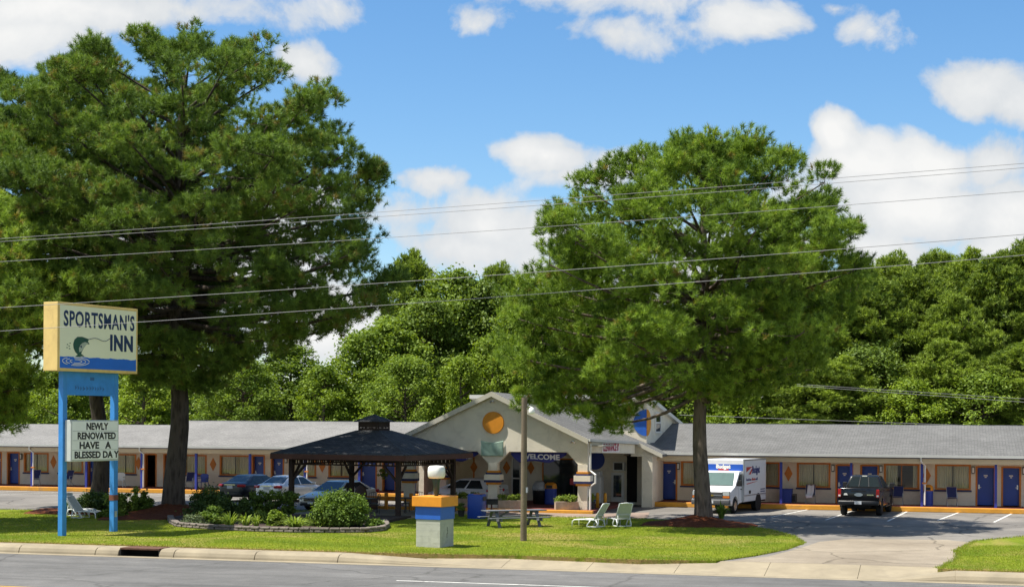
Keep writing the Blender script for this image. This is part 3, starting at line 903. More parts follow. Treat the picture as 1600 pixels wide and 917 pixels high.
for f_ in (lambda p: p, mir):
    off = Vector((0,-.03,0))
    for p, q, z0 in ((R0, f_(A), -.24), (f_(B_), f_(C_), -.2)):
        r, a = Vector(p), Vector(q); fb = MB(); z1 = .012
        fb.add([r+off+Vector((0,0,z0)), a+off+Vector((0,0,z0)), a+off+Vector((0,0,z1)), r+off+Vector((0,0,z1)), r+Vector((0,.0,z0)), a+Vector((0,.0,z0)), a+Vector((0,.0,z1)), r+Vector((0,.0,z1))],
               [(0,1,2,3),(7,6,5,4),(0,4,5,1),(1,5,6,2),(2,6,7,3),(3,7,4,0)])
        fb.build('rake_board', TRIM, OF, world=True)
for f_ in (lambda p: p, mir):
    a, q = Vector(f_(A)), Vector(f_(B_))
    gt = MB(); gt.bar(a+Vector((.05 if a.x > XC else -.05, 0, -.04)), q+Vector((.05 if a.x > XC else -.05, -.05, -.04)), .11, .13)
    gt.build('gutter', GUTTER, OF, world=True)
# porch side beam carrying the clearance sign
sb = MB()
a0, b0 = Vector((-17.74, YF+.33, 0)), Vector((-16.62, 83.9, 0))
d = (b0-a0).normalized(); nrm = Vector((d.y, -d.x, 0))*.16
def wedge(mb, p, q, zp0, zp1, zq0, zq1):
    mb.add([p-nrm+Vector((0,0,zp0)), q-nrm+Vector((0,0,zq0)), q+nrm+Vector((0,0,zq0)), p+nrm+Vector((0,0,zp0)),
            p-nrm+Vector((0,0,zp1)), q-nrm+Vector((0,0,zq1)), q+nrm+Vector((0,0,zq1)), p+nrm+Vector((0,0,zp1))], [(0,3,2,1),(4,5,6,7),(0,1,5,4),(1,2,6,5),(2,3,7,6),(3,0,4,7)])
wedge(sb, a0, b0, 2.98, 3.55, 2.86, 3.38)
sb.build('side_beam', STUCCO, OF, world=True); sb = MB()
a1, b1 = Vector((2*XC+17.74, YF+.33, 0)), Vector((2*XC+16.62, 83.9, 0))
sb.add([(a1.x-.15,a1.y,2.98),(a1.x+.15,a1.y,2.98),(b1.x+.15,b1.y,2.86),(b1.x-.15,b1.y,2.86),(a1.x-.15,a1.y,3.55),(a1.x+.15,a1.y,3.55),(b1.x+.15,b1.y,3.38),(b1.x-.15,b1.y,3.38)], [(0,1,2,3),(7,6,5,4),(0,4,5,1),(1,5,6,2),(2,6,7,3),(3,7,4,0)])
sb.build('side_beam', STUCCO, OF, world=True)
sw = MB()      # small gable wall under the lower rake, and the pier wall below
sw.prism([(-16.72,2.84),(-15.2,2.84),(-15.2,2.70),(-15.55,2.70),(-15.55,0),(-16.12,0),(-16.12,2.70),(-16.72,2.70)][::-1], 'y', 84.1, 84.4)
sw.prism([(-16.62,2.845),(-15.25,2.845),(-16.3,3.30),(-16.62,3.32)], 'y', 84.12, 84.38)
sw.box(-15.80, -15.56, 84.4, 87.45, 0, 2.68)
sw.build('pier_wall', STUCCO, OF, world=True)
ow = MB(); ow.box(-28.6, -16.13, 86.3, 86.6, 0, 3.4); ow.box(-28.6, -28.3, 83.9, 86.3, 0, 3.2)
ow.build('office_wall', STUCCO, OF, world=True)
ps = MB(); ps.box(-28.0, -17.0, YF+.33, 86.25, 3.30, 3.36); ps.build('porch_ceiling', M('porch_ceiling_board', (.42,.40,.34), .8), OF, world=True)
pf = MB(); pf.add([(-28.2,77.5,.148),(-17.2,77.2,.148),(-17.2,86.3,.148),(-28.2,86.3,.148),(-28.2,77.5,-.05),(-17.2,77.2,-.05),(-17.2,86.3,-.05),(-28.2,86.3,-.05)], [(0,1,2,3),(0,4,5,1),(1,5,6,2),(2,6,7,3),(3,7,4,0)])
pf.build('porch_floor', REDWALK, OF, world=True)
pk = MB(); pk.bar((-31.0,77.44,.06), (-17.2,77.09,.06), .2, .19); pk.build('porch_kerb', YELLOWKERB, OF, world=True, bevel=.025)

# orange disc on the gable, banner, awnings
def disc(mb, x, y, z, r, th, a0=0, a1=2*PI, n=40):
    pts = [(x + r*math.cos(a0+(a1-a0)*i/n), z + r*math.sin(a0+(a1-a0)*i/n)) for i in range(n if a1-a0 > 6.2 else n+1)]
    mb.prism(pts, 'y', y-th, y)
cxd, czd = pY(771, 660, YF)
k = MB(); disc(k, cxd, YF-.002, czd, .56, .10); k.build('orange_disc', ORANGE, OF, world=True, bevel=.01)
# upper storey block
tw = MB(); TX0, TX1, TY0, TY1 = XY(742, 85.8), -16.2, 85.8, 97.0
tw.prism([(TY0,2.9),(TY1,2.9),(TY1,4.32),(TY0,5.86)], 'x', TX0, TX1)
tw.build('upper_storey', STUCCO, OF, world=True)
tr = MB(); tr.prism([(TY0-.35,5.80),(TY0-.35,6.0),(TY1+.2,4.42),(TY1+.2,4.22)], 'x', TX0-.22, TX1+.22); tr.build('upper_roof', WHITE, OF, world=True)
dz = pY(1007,660,TY0)[1]
k = MB(); disc(k, TX1-.001, TY0-.002, dz, .72, .04, PI/2, 3*PI/2); k.build('blue_half_disc', M('disc_blue', (.02,.12,.52), .5), OF, world=True)
k = MB(); pts = [(TY0+.001 + 1.55*.72*math.cos(t), dz + .72*math.sin(t)) for t in [(-PI/2 + PI*i/24) for i in range(25)]]
k.prism(pts, 'x', TX1+.002, TX1+.04); k.build('orange_half_disc', ORANGE, OF, world=True)
wy0, wy1, wz0_, wz1_ = 88.2, 90.0, 3.92, 5.1
f = MB(); t = .1
f.box(TX1+.001, TX1+.06, wy0, wy0+t*1.6, wz0_, wz1_); f.box(TX1+.001, TX1+.06, wy1-t*1.6, wy1, wz0_, wz1_); f.box(TX1+.001, TX1+.06, wy0+t*1.6, wy1-t*1.6, wz0_, wz0_+t); f.box(TX1+.001, TX1+.06, wy0+t*1.6, wy1-t*1.6, wz1_-t, wz1_); f.box(TX1+.001, TX1+.06, wy0+t*1.6, wy1-t*1.6, (wz0_+wz1_)/2-.04, (wz0_+wz1_)/2+.04)
wd = f.build('window', WHITE, OF, world=True)
f = MB(); f.box(TX1+.002, TX1+.03, wy0+.16, wy1-.16, wz0_+.1, wz1_-.1); q = f.build('pane', GLASS, wd); q.data.transform(Matrix.Translation(-Vector(OF.location)))
# shopfront behind the porch
YO = 86.3
f = MB()
gx0, gx1 = XY(800, YO), XY(815, YO)
for a, b_ in ((gx0, gx0+.08), (gx1-.08, gx1)): f.box(a, b_, YO-.07, YO-.002, .15, 2.55)
for z in (.15, 1.32, 2.47): f.box(gx0+.08, gx1-.08, YO-.07, YO-.002, z, z+.08)
dd = f.build('glazed_door', WHITE, OF, world=True)
f = MB(); f.box(gx0+.08, gx1-.08, YO-.04, YO-.003, .23, 2.47); q = f.build('pane', GLASS, dd); q.data.transform(Matrix.Translation(-Vector(OF.location)))
def shop_window(x0, x1, z0, z1, curtain=False):
    f = MB(); t = .07
    f.box(x0,x0+t,YO-.06,YO-.002,z0,z1); f.box(x1-t,x1,YO-.06,YO-.002,z0,z1); f.box(x0+t,x1-t,YO-.06,YO-.002,z0,z0+t); f.box(x0+t,x1-t,YO-.06,YO-.002,z1-t,z1)
    w = f.build('window', TRIMORANGE, OF, world=True)
    f = MB(); f.box(x0+t,x1-t,YO-.03,YO-.003,z0+t,z1-t); q = f.build('pane' if not curtain else 'curtain', CURTAIN if curtain else GLASS, w); q.data.transform(Matrix.Translation(-Vector(OF.location)))
shop_window(XY(693,YO), XY(742,YO), .95, 2.6, True)
shop_window(XY(848,YO), XY(905,YO), .3, 2.5)
for u in (741, 792, 830): diamond(OF, XY(u, YO), YO, 1.95, .21, .36)
k = MB(); disc(k, XY(930, YO), YO-.002, 2.45, .55, .05); k.build('blue_disc', BLUE, OF, world=True)
k = MB(); disc(k, XY(930, YO), YO-.054, 2.45, .55, .03, PI/2, PI); k.build('orange_quarter', ORANGE, OF, world=True)
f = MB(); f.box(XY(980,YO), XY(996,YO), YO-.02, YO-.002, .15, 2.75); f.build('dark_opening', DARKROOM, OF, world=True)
# glazed side door with an air conditioner over it
f = MB(); x0, x1 = XY(956,YO), XY(976,YO)
f.box(x0,x0+.12,YO-.08,YO-.002,.15,1.75); f.box(x1-.14,x1,YO-.08,YO-.002,.15,1.75); f.box(x0+.12,x1-.14,YO-.08,YO-.002,.15,.42); f.box(x0+.12,x1-.14,YO-.08,YO-.002,1.62,1.75)
dd = f.build('side_door', WHITE, OF, world=True)
f = MB(); f.box(x0+.12,x1-.14,YO-.04,YO-.003,.42,1.62); q = f.build('pane', GLASS, dd); q.data.transform(Matrix.Translation(-Vector(OF.location)))
f = MB(); f.box(XY(960,YO), XY(978,YO), YO-.35, YO-.002, 1.86, 2.35); ac = f.build('air_conditioner', WHITE, OF, world=True, bevel=.02)
f = MB(); f.box(XY(962,YO), XY(975,YO), YO-.365, YO-.35, 1.92, 2.30); q = f.build('grille', BLACK, ac); q.data.transform(Matrix.Translation(-Vector(OF.location)))
# porch downspout and floodlights
p = MB(); xd = xR_+.42
p.tube([(xd,YF-.12,3.45),(xd,YF-.12,2.1),(xd+.30,YF-.28,1.9),(xd+.30,YF-.28,1.5),(xd,YF-.12,1.3),(xd,YF-.12,.1)], .05, 8)
p.build('downspout', WHITE, OF, world=True)
for x, z in ((XC, 5.55), (xR_-.5, 3.55), (xl_+.4, 3.6)):
    f = MB()
    for s in (-1, 1):
        f.cyl((x+s*.05, YF-.05, z), (x+s*.09, YF-.14, z-.06), .02, .045, 10)
    f.box(x-.05, x+.05, YF-.05, YF-.002, z-.02, z+.03)
    f.build('floodlight', GALV, OF, world=True)

# signs and cloths hung on the office are things of their own
ct = thing('clearance_sign', 'white sign with red lettering on the beam at the porch side', 'sign', (0, 0, 0))
t0, t1 = .225, .62
P = a0 + (b0-a0)*t0 + nrm*1.0; Q = a0 + (b0-a0)*t1 + nrm*1.0
ct.location = (P+Q)/2 + Vector((0,0,3.24))
hw = (Q-P).length/2; dd_ = (Q-P).normalized(); nn_ = Vector((dd_.y, -dd_.x, 0))
mb = MB(); mb.cbox((0,0,0), (hw*2, .03, .56), Matrix.Rotation(math.atan2(dd_.y, dd_.x), 3, 'Z')); 
for v_i in range(len(mb.v)): mb.v[v_i] = tuple(Vector(mb.v[v_i]) + nn_*.018)
mb.build('board', M('sign_white', (.78,.74,.72), .5, var=.06), ct)
text_obj('lettering', "CLEARANCE 8'", M('sign_red', (.36,.015,.05), .5), ct, .52, tuple(nn_*.036 + Vector((0,0,-.185))), dd_, (0,0,1), bold=.020, xs=hw*2/3.75)

bx0, bz0 = pY(752, 712, YF); bx1, bz1 = pY(787, 688, YF)
def banner():
    mb = MB(); nx, nz = 18, 12; vs = []
    for j in range(nz+1):
        for i in range(nx+1):
            u_, w_ = i/nx, j/nz
            sag = .10*math.sin(PI*u_)*w_**3 - .0
            fold = .035*math.sin(PI*u_*2.0)*math.sin(3.2*w_+u_*4) + .03*math.sin(9*u_+5*w_)*math.sin(PI*w_)
            vs.append((bx0+(bx1-bx0)*u_, YF-.045-abs(fold)-.02*math.sin(PI*u_), bz0+(bz1-bz0)*w_ - sag))
    mb.add(vs, [(j*(nx+1)+i, j*(nx+1)+i+1, (j+1)*(nx+1)+i+1, (j+1)*(nx+1)+i) for j in range(nz) for i in range(nx)])
    o = mb.build('banner', M('pale_green_cloth', (.36,.50,.40), .85, var=.1), smooth=True)
    so = o.modifiers.new('s', 'SOLIDIFY'); so.thickness = .006
    prop(o, 'faded pale green banner hung below the orange disc', 'banner')
banner()
AWN = M('awning_blue', (.03,.035,.20), .75, var=.15, scale=1.5)
def awning(x0, x1, label, reverse=False):
    r = thing('welcome_awning', label, 'awning', ((x0+x1)/2, YF+.28, 2.97), group='welcome awnings in the porch arches')
    w = x1 - x0
    mb = MB(); n = 24; vs = []
    for i in range(n+1):
        u_ = i/n
        drop = .10 + .42*min(1, u_/.16, (1-u_)/.30)**.8 - .09*math.sin(PI*min(1, max(0, (u_-.14)/.56)))**2
        for j in range(5):
            w_ = j/4
            vs.append((-w/2 + w*u_, -.10*w_ - .02*math.sin(5*u_), -drop*w_))
    mb.add(vs, [(i*5+j, i*5+j+1, (i+1)*5+j+1, (i+1)*5+j) for i in range(n) for j in range(4)])
    c = mb.build('cloth', AWN, r, smooth=True); so = c.modifiers.new('s', 'SOLIDIFY'); so.thickness = .01
    text_obj('lettering', 'WELCOME', M('awning_letters', (.62,.62,.66), .6), r, .37, (.12, -.10, -.34), (1,0,-.02), (0,-.2,1), bold=.012, xs=1.1)
    return r
awning(XY(797,YF), XY(884,YF), 'blue cloth lettered in white in the porch arch behind the short utility pole')
awning(XY(660,YF), XY(747,YF), 'blue lettered cloth in the porch arch above the white hatchback')
# ------------------------------------------------------------------ vegetation
def unit(v):
    return v/np.maximum(np.linalg.norm(v, axis=-1, keepdims=True), 1e-6)

def needle_tufts(rng, pos, axis, var, nn, ln, wd):
    "starburst tufts of long needles: one triangle per needle"
    n = len(pos)
    p = np.repeat(pos, nn, 0); a = np.repeat(axis, nn, 0)
    r = unit(rng.normal(size=(n*nn, 3)))
    d = unit(a*.85 + r)
    L = ln*rng.uniform(.7, 1.1, (n*nn, 1))
    s = unit(np.cross(d, rng.normal(size=(n*nn, 3))))*wd
    b = p + a*rng.uniform(-.12, .10, (n*nn, 1))
    v = np.stack([b - s, b + s, b + d*L], 1)
    return v.reshape(-1, 3), np.repeat(var, nn) + rng.uniform(-.12, .12, n*nn)

def leaves(rng, pos, nrm, var, size, asp=.62):
    "one rhombic leaf per position, facing roughly along nrm"
    n = len(pos)
    f = unit(nrm*.55 + np.array([0, 0, .35]) + .8*rng.normal(size=(n, 3)))
    t = unit(np.cross(f, rng.normal(size=(n, 3))))
    b = np.cross(f, t)
    s = (size*rng.uniform(.65, 1.25, n))[:, None]
    v = np.stack([pos - t*s, pos + b*s*asp, pos + t*s, pos - b*s*asp], 1)
    return v.reshape(-1, 3), var

def clump_leaves(rng, centres, radii, per, size, var_c, flat=.8):
    "leaves spread through the outer part of many small clumps"
    n = len(centres)
    cnt = np.maximum(8, (per*(radii/radii.mean())**2).astype(int))
    idx = np.repeat(np.arange(n), cnt)
    m = len(idx)
    d = unit(rng.normal(size=(m, 3)) + np.array([0, 0, .35]))
    r = radii[idx]*np.minimum(2.0, rng.uniform(.30, 1.0, m)**.6*np.exp(rng.normal(0, .34, m)))
    pos = centres[idx] + d*r[:, None]*np.array([1, 1, flat])
    var = np.clip(var_c[idx] + rng.normal(0, .12, m), 0, 1)
    return leaves(rng, pos, d + np.array([0, 0, .4]), var, size)

def interp(tab, z):
    xs = [a for a, b in tab]; ys = [b for a, b in tab]
    return np.interp(z, xs, ys)

def pine(name, label, loc, H, rb, tabR, tabL, seed, nlimb, nclump, ntuft, nn, ln, wd, mat, bark=BARK, zlow=None, depth=.92, boughs=(), group=None, fork=None, lean=(0, 0), cat='pine tree', rzrot=0, bare=.33, up=.75, crad=.72, rmin=.74):
    rng = np.random.default_rng(seed)
    root = thing(name, label, cat, (loc[0], loc[1], 0), rzrot, group)
    zlow = zlow if zlow is not None else min(tabR[0][0], tabL[0][0])
    def tr(z):        # trunk axis
        t = np.clip(z/H, 0, 1)
        return np.array([lean[0]*t**1.6 + .12*math.sin(z*.7+seed), lean[1]*t**1.6 + .10*math.sin(z*.9+2*seed), z])
    def trad(z):
        t = z/H
        return rb*(1 - .80*t**.85) + rb*.28*math.exp(-z/.5)
    wood = MB()
    zs = [-.15, .1, .35, .8] + list(np.linspace(1.6, H*.93, 16))
    wood.tube([tr(z) for z in zs], [trad(max(z, 0)) for z in zs], 14)
    P, AX, VR = [], [], []
    top = max(tabR[-1][0], tabL[-1][0])
    ga = 2.39996
    for i in range(nlimb + len(boughs)):
        f = (i + .5)/nlimb
        z = zlow + (top - zlow)*f**.92
        az = i*ga + rng.normal(0, .25)
        ca = math.cos(az)*CY + math.sin(az)*SY
        R = (interp(tabL, z)*(1-ca)/2 + interp(tabR, z)*(1+ca)/2)
        R *= (1 - (1-depth)*(1-abs(ca)))*rng.uniform(rmin, rmin+.32)
        if R < .4: R = .4
        k = (z - zlow)/(top - zlow)
        slope = (-.10 + .85*k**1.7)*rng.uniform(.7, 1.25) + .06
        zb = min(max(z - R*slope, zlow*.55), H*.9)
        b = tr(zb); e = tr(min(z, H)) + np.array([math.cos(az)*R, math.sin(az)*R, 0]); e[2] = z
        if i >= nlimb:      # a low drooping bough with a given tip
            bx, by, z = boughs[i-nlimb]
            R = math.hypot(bx, by); az = math.atan2(by, bx); k = 0.0; zb = z + .22*R + .3
            b = tr(zb); e = np.array([bx, by, z])
        path = []
        side = rng.normal(0, .05)*R
        for t in np.linspace(0, 1, 7):
            p = b*(1-t) + e*t
            p = p + np.array([-math.sin(az), math.cos(az), 0])*side*math.sin(PI*t) + np.array([0, 0, -.10*R*math.sin(PI*t)*(1-k)])
            path.append(p)
        r0 = max(.035, min(.017*R + .018, trad(zb)*.5))
        wood.tube(path, [r0*(1-.8*t)+.008 for t in np.linspace(0, 1, 7)], 5)
        path = np.array(path)
        bg = i >= nlimb
        nc = max(7, int(nclump*(R/5.0)**1.15)) if not bg else 9
        for j in range(nc):
            t = bare + (1.09-bare)*rng.random()**.72 if j else 1.0
            if bg: t = rng.uniform(.70, 1.03)
            q = np.array([np.interp(t, np.linspace(0, 1, 7), path[:, c]) for c in range(3)])
            wdt = R*(.09 + .27*math.sin(PI*min(1, (t*.86)**1.1)))
            o = rng.normal(0, 1)*.62*wdt if j else 0.0
            c = q + np.array([-math.sin(az), math.cos(az), 0])*o + np.array([0, 0, rng.uniform(-.2, .52) - .05*abs(o)])
            if j % 2 == 0:
                wood.tube([q, (q+c)/2 + np.array([0, 0, -.06]), c], [.022, .016, .008], 3)
            nt = max(3, int(ntuft*rng.uniform(.6, 1.4)))
            cv = rng.beta(2.2, 2.2)*.55 + .12
            rad = crad*rng.uniform(.7, 1.25)*(.7 if bg else 1)
            dd = unit(rng.normal(size=(nt, 3)) + np.array([0, 0, .45]))
            cc = c + dd*rad*np.array([1.1, 1.1, .62])*rng.uniform(.55, 1.05, (nt, 1))
            outv = np.array([math.cos(az), math.sin(az), .2])
            ax = unit(dd*.9 + np.array([0, 0, 1.0])*up + outv*.25 + rng.normal(0, .25, (nt, 3)))
            P.append(cc); AX.append(ax); VR.append(np.clip(cv + rng.normal(0, .17, nt), 0, .88))
    if fork:
        for pts, rr in fork: wood.tube(pts, rr, 10)
    wood.build('trunk', bark, root, smooth=True, fix=False)
    P, AX, VR = np.concatenate(P), np.concatenate(AX), np.concatenate(VR)
    brown = rng.random(len(VR)) < .012
    v, var = needle_tufts(rng, P, AX, VR, nn, ln, wd)
    var = np.clip(var, 0, .9); var[np.repeat(brown, nn)] = 1.0
    numpy_mesh('crown', v, 3, mat, root, var)
    return root

def outline(base, u0, rows, side):
    "crown radii in metres from the outline (v, u) measured on the photo at the tree's own distance"
    sc = FOCAL/(base[1]*CY - base[0]*SY)
    return [(CAM_H + (HORIZON + ROLL*(u0-800) - v)/sc, max(0, (u-u0)*side/sc)) for v, u in rows]
tA_R = outline(PIN_A, 281, ((600,320),(560,400),(530,470),(490,555),(440,600),(400,585),(350,545),(310,580),(275,570),(235,525),(195,508),(145,500),(118,440),(82,390),(66,320)), 1)
tA_L = outline(PIN_A, 281, ((600,200),(560,150),(525,110),(480,60),(430,20),(390,0),(300,0),(260,0),(200,5),(150,40),(115,120),(82,190),(66,240)), -1)
hA = tA_R[-1][0]
pine('pine_tree', 'huge dark green pine with thick straight trunk rising from mulch behind the motel sign', PIN_A, hA, .54, tA_R, tA_L, 11, 108, 7.4, 27, 38, .29, .0125, PINE, zlow=tA_R[0][0], lean=(.3, 0), bare=.42, rmin=.84)
tB = outline(PIN_B, 140, ((590,190),(520,320),(450,400),(350,420),(250,410),(180,370),(140,310),(125,230),(110,165)), 1)
pine('pine_tree', 'pine whose trunk stands hidden behind the blue posts of the motel sign', PIN_B, tB[-1][0], .46, tB, tB, 12, 95, 4.4, 24, 36, .30, .0135, PINE, zlow=tB[1][0], lean=(-2.0, .5))
pC = (XY(-95, 58.5), 58.5)
tC = [(z, r) for z, r in ((4.5,3.0),(6.5,4.9),(9,5.6),(11.,5.2),(12.4,4.0),(13.6,2.2),(14.2,.6))]
pine('pine_tree', 'bright yellow-green pine reaching in at the edge, in front of the huge dark one', pC, 14.2, .32, tC, tC, 13, 70, 5.0, 22, 36, .28, .013, PINE_B, zlow=4.5)
tR_R = outline(PIN_R, 1100, ((618,1170),(590,1240),(560,1300),(500,1340),(460,1320),(415,1332),(365,1345),(315,1302),(275,1255),(252,1215),(226,1140)), 1)
tR_L = outline(PIN_R, 1100, ((612,880),(590,800),(570,772),(540,780),(480,790),(415,795),(365,808),(322,888),(288,910),(252,985),(226,1060)), -1)
fk = [([(.1,0,5.4),(.55,.2,6.4),(1.4,.6,7.5),(2.7,1.1,8.5),(4.2,1.5,9.2)], [.24,.20,.15,.10,.05]), ([(-.1,.1,6.2),(-.8,-.2,7.3),(-1.8,-.5,8.8),(-2.7,-.9,10.6)], [.20,.17,.12,.06]), ([(.05,0,7.6),(.7,-.3,9.2),(1.3,-.6,11.4)], [.18,.14,.06])]
bt = []
for u, v, dy in ((806,628,-1.2),(850,630,-2.0),(905,636,-1.0),(935,660,-1.6)):
    bX, bZ = pY(u, v, PIN_R[1]+dy); bt.append((bX-PIN_R[0], dy, bZ))
pine('pine_tree', 'broad bright green pine on a mulch mound in front of the white box truck', PIN_R, tR_R[-1][0], .40, tR_R, tR_L, 14, 94, 7.8, 27, 38, .27, .012, PINE_B, bark=BARK2, zlow=tR_R[0][0], fork=fk, lean=(.2, 0), bare=.44, boughs=bt)

# --- broadleaf trees of the wood behind the motel
def broadleaf(name, label, loc, H, R, seed, mat, nclump=190, per=125, size=.125, zb=.12, group='trees of the wood behind the motel', cone=0.0):
    rng = np.random.default_rng(seed)
    root = thing(name, label, 'tree', (loc[0], loc[1], 0), 0, group)
    wood = MB()
    wood.tube([(0,0,-.2),(.1,0,H*.3),(-.1,.1,H*.6),(0,0,H*.92)], [.24,.18,.12,.03], 7)
    C = []; RR = []
    for i in range(nclump):
        f = zb + (1-zb)*rng.random()**.85
        prof = (math.sin(PI*min(1, .18 + .80*((f-zb)/(1-zb))**.9))**.7)*(1 - cone*f)
        az = rng.uniform(0, 2*PI); r = R*prof*(.45 + .55*rng.random()**.5)
        rc = rng.uniform(.5, 1.3)*R*.185
        c = np.array([math.cos(az)*r, math.sin(az)*r, min(H*f, H - rc*.7)])
        C.append(c); RR.append(rc)
        if i % 3 == 0:
            zt = max(H*.2, c[2]-r*.5)
            wood.tube([(0,0,zt), ((c[0])*.5, c[1]*.5, (zt+c[2])/2 - .1), tuple(c)], [.07,.045,.015], 4)
    wood.build('trunk', BARK2, root, smooth=True, fix=False)
    C, RR = np.array(C), np.array(RR)
    vc = np.clip(rng.beta(2, 2, nclump)*.7 + .1, 0, 1)
    v, var = clump_leaves(rng, C, RR, per, size, vc)
    numpy_mesh('crown', v, 4, mat, root, var)
    return root

def far_pine(label, loc, H, R, seed):
    t = [(H*.30, R*.7),(H*.45, R),(H*.65, R*.95),(H*.82, R*.7),(H*.94, R*.38),(H, .15)]
    return pine('pine_tree', label, loc, H, .22, t, t, seed, 40, 5, 26, 14, .30, .032, PINE_FAR, zlow=H*.30, group='trees of the wood behind the motel', bare=.25, crad=.72)

def top_h(u, v, Y):
    return pY(u, v, Y)[1]
HID = (0, 300)
protos = {}
def place_tree(kind, u, v, Y, label, R=None, seed=0):
    H = top_h(u, v, Y); X = XY(u, Y)
    if kind not in protos:
        if kind == 'pine': o = far_pine(label, (X, Y), 16.0, 3.6, 31); h0 = 16.0
        elif kind == 'pine2': o = far_pine(label, (X, Y), 15.0, 4.2, 37); h0 = 15.0
        elif kind == 'dec': o = broadleaf('broadleaf_tree', label, (X, Y), 12.0, 4.2, 41, LEAF); h0 = 12.0
        elif kind == 'dec2': o = broadleaf('broadleaf_tree', label, (X, Y), 13.0, 3.6, 42, LEAF, 210, 115, .12); h0 = 13.0
        elif kind == 'dark': o = broadleaf('broadleaf_tree', label, (X, Y), 14.0, 4.4, 43, LEAF_D, 210, 120, .13); h0 = 14.0
        else: o = broadleaf('broadleaf_tree', label, (X, Y), 9.0, 3.2, 44, LEAF_Y, 150, 120, .11, cone=.25); h0 = 9.0
        protos[kind] = (o, h0)
        k = H/h0; w = (R/ {'pine':3.6,'pine2':4.2,'dec':4.2,'dec2':3.6,'dark':4.4}.get(kind, 3.2)) if R else k**.7
        o.scale = (w, w, k); o.rotation_euler.z = seed*1.3
        return o
    o, h0 = protos[kind]
    k = H/h0; w = (R/ {'pine':3.6,'pine2':4.2,'dec':4.2,'dec2':3.6,'dark':4.4}.get(kind, 3.2)) if R else k**.7
    return dup(o, (X, Y, 0), seed*1.3, label, (w, w, k))
G = 'in the wood behind the motel'
TREES = [
 ('dec2', 15, 548, 112, 3.4, 'leafy tree over the far end of the left motel wing'),
 ('bright', 95, 575, 106, 3.2, 'yellow-green tree behind the lower letterboard of the motel sign'),
 ('bright', 225, 575, 107, 3.4, 'yellow-green tree behind the motel roof, right of the sign posts'),
 ('dec', 325, 500, 112, 4.4, 'tall leafy tree just right of the huge pine trunk'),
 ('dec2', 378, 555, 107, 3.2, 'low tree over the motel roof above the dark sedan'),
 ('dec2', 455, 540, 114, 4.0, 'round leafy tree over the roof left of the gazebo cupola'),
 ('bright', 508, 575, 108, 3.0, 'pale green tree over the roof just left of the gazebo cupola'),
 ('dec', 575, 520, 112, 4.2, 'spreading leafy tree behind the gazebo cupola'),
 ('dec2', 610, 500, 113, 4.0, 'tall leafy tree right of the gazebo cupola'),
 ('dec', 632, 560, 107, 3.4, 'lower leafy tree over the left shoulder of the office gable'),
 ('pine', 640, 405, 121, 3.6, 'tall pine topping the wood left of the office gable'),
 ('dark', 662, 470, 116, 4.0, 'dark broadleaf tree in front of the tall pine left of the gable'),
 ('dec2', 705, 425, 120, 4.4, 'tall broadleaf tree above the gable, beside the tall pine'),
 ('bright', 718, 560, 108, 2.6, 'bright yellow-green young tree right behind the gable peak'),
 ('dark', 752, 440, 120, 4.4, 'tall dark tree above the gable peak'),
 ('pine2', 775, 425, 124, 3.8, 'dark pine above the gable peak beside the broad pine'),
 ('bright', 770, 530, 110, 3.0, 'bright leafy tree left of the top of the short utility pole'),
 ('dec', 815, 480, 114, 4.2, 'leafy tree behind the top of the short utility pole'),
 ('dark', 872, 455, 118, 4.6, 'dark tree behind the lower left boughs of the broad pine'),
 ('dec', 940, 480, 115, 4.4, 'leafy tree behind the office upper storey'),
 ('dec2', 1010, 510, 112, 3.8, 'leafy tree behind the blue half disc'),
 ('dec2', 1075, 530, 110, 3.8, 'leafy tree behind the broad pine trunk'),
 ('dark', 1140, 460, 117, 4.6, 'dark tree behind the right boughs of the broad pine'),
 ('bright', 1165, 580, 106, 3.2, 'bright low tree over the roof above the white box truck'),
 ('dec', 1215, 470, 115, 4.4, 'tall leafy tree above the blue post by the box truck'),
 ('pine2', 1270, 420, 121, 4.0, 'tall pine half hidden by the right edge of the broad pine'),
 ('pine', 1305, 440, 114, 3.6, 'pine standing out before the skyline right of the broad pine'),
 ('pine', 1338, 412, 121, 3.4, 'narrow pine on the skyline just right of the broad pine'),
 ('pine2', 1375, 450, 114, 4.0, 'broad pine before the skyline above the black pickup'),
 ('pine2', 1392, 410, 122, 4.2, 'full pine on the skyline above the black pickup'),
 ('pine', 1432, 428, 116, 3.6, 'pine in front of the skyline right of the pickup'),
 ('pine2', 1468, 406, 122, 4.2, 'pine on the skyline above the white downspout'),
 ('pine2', 1492, 470, 113, 3.8, 'lower pine before the skyline above the last curtained window'),
 ('pine', 1516, 404, 120, 3.8, 'pine on the skyline above the last curtained window'),
 ('pine2', 1556, 410, 117, 4.2, 'pine above the pair of blue doors at the far right'),
 ('pine', 1600, 388, 118, 4.2, 'tallest pine at the right edge of the skyline'),
 ('pine2', 1660, 400, 118, 4.4, 'pine beyond the right edge of the skyline'),
 ('pine2', 1258, 555, 107, 3.6, 'low pine over the roof above the orange diamond'),
 ('pine', 1318, 565, 107, 3.2, 'low pine over the roof above the black pickup'),
 ('dark', 1362, 545, 109, 3.8, 'dark leafy tree over the roof above the parted curtains'),
 ('bright', 1425, 598, 106, 3.0, 'bright bushy tree low over the roof right of the pickup'),
 ('pine2', 1478, 540, 109, 3.6, 'pine low over the roof above the last curtained window'),
 ('dec', 1535, 585, 107, 3.4, 'bushy tree low over the roof at the far right'),
 ('pine', 1605, 540, 109, 3.6, 'pine low over the roof at the right edge'),
 ('dec', 160, 548, 111, 4.0, 'leafy tree behind the gap between the sign posts'),
 ('dec2', -40, 550, 110, 4.0, 'leafy tree behind the left end of the motel'),
]
for i, (k, u, v, Y, R, lab) in enumerate(TREES):
    place_tree(k, u, v, Y, lab, R, i)

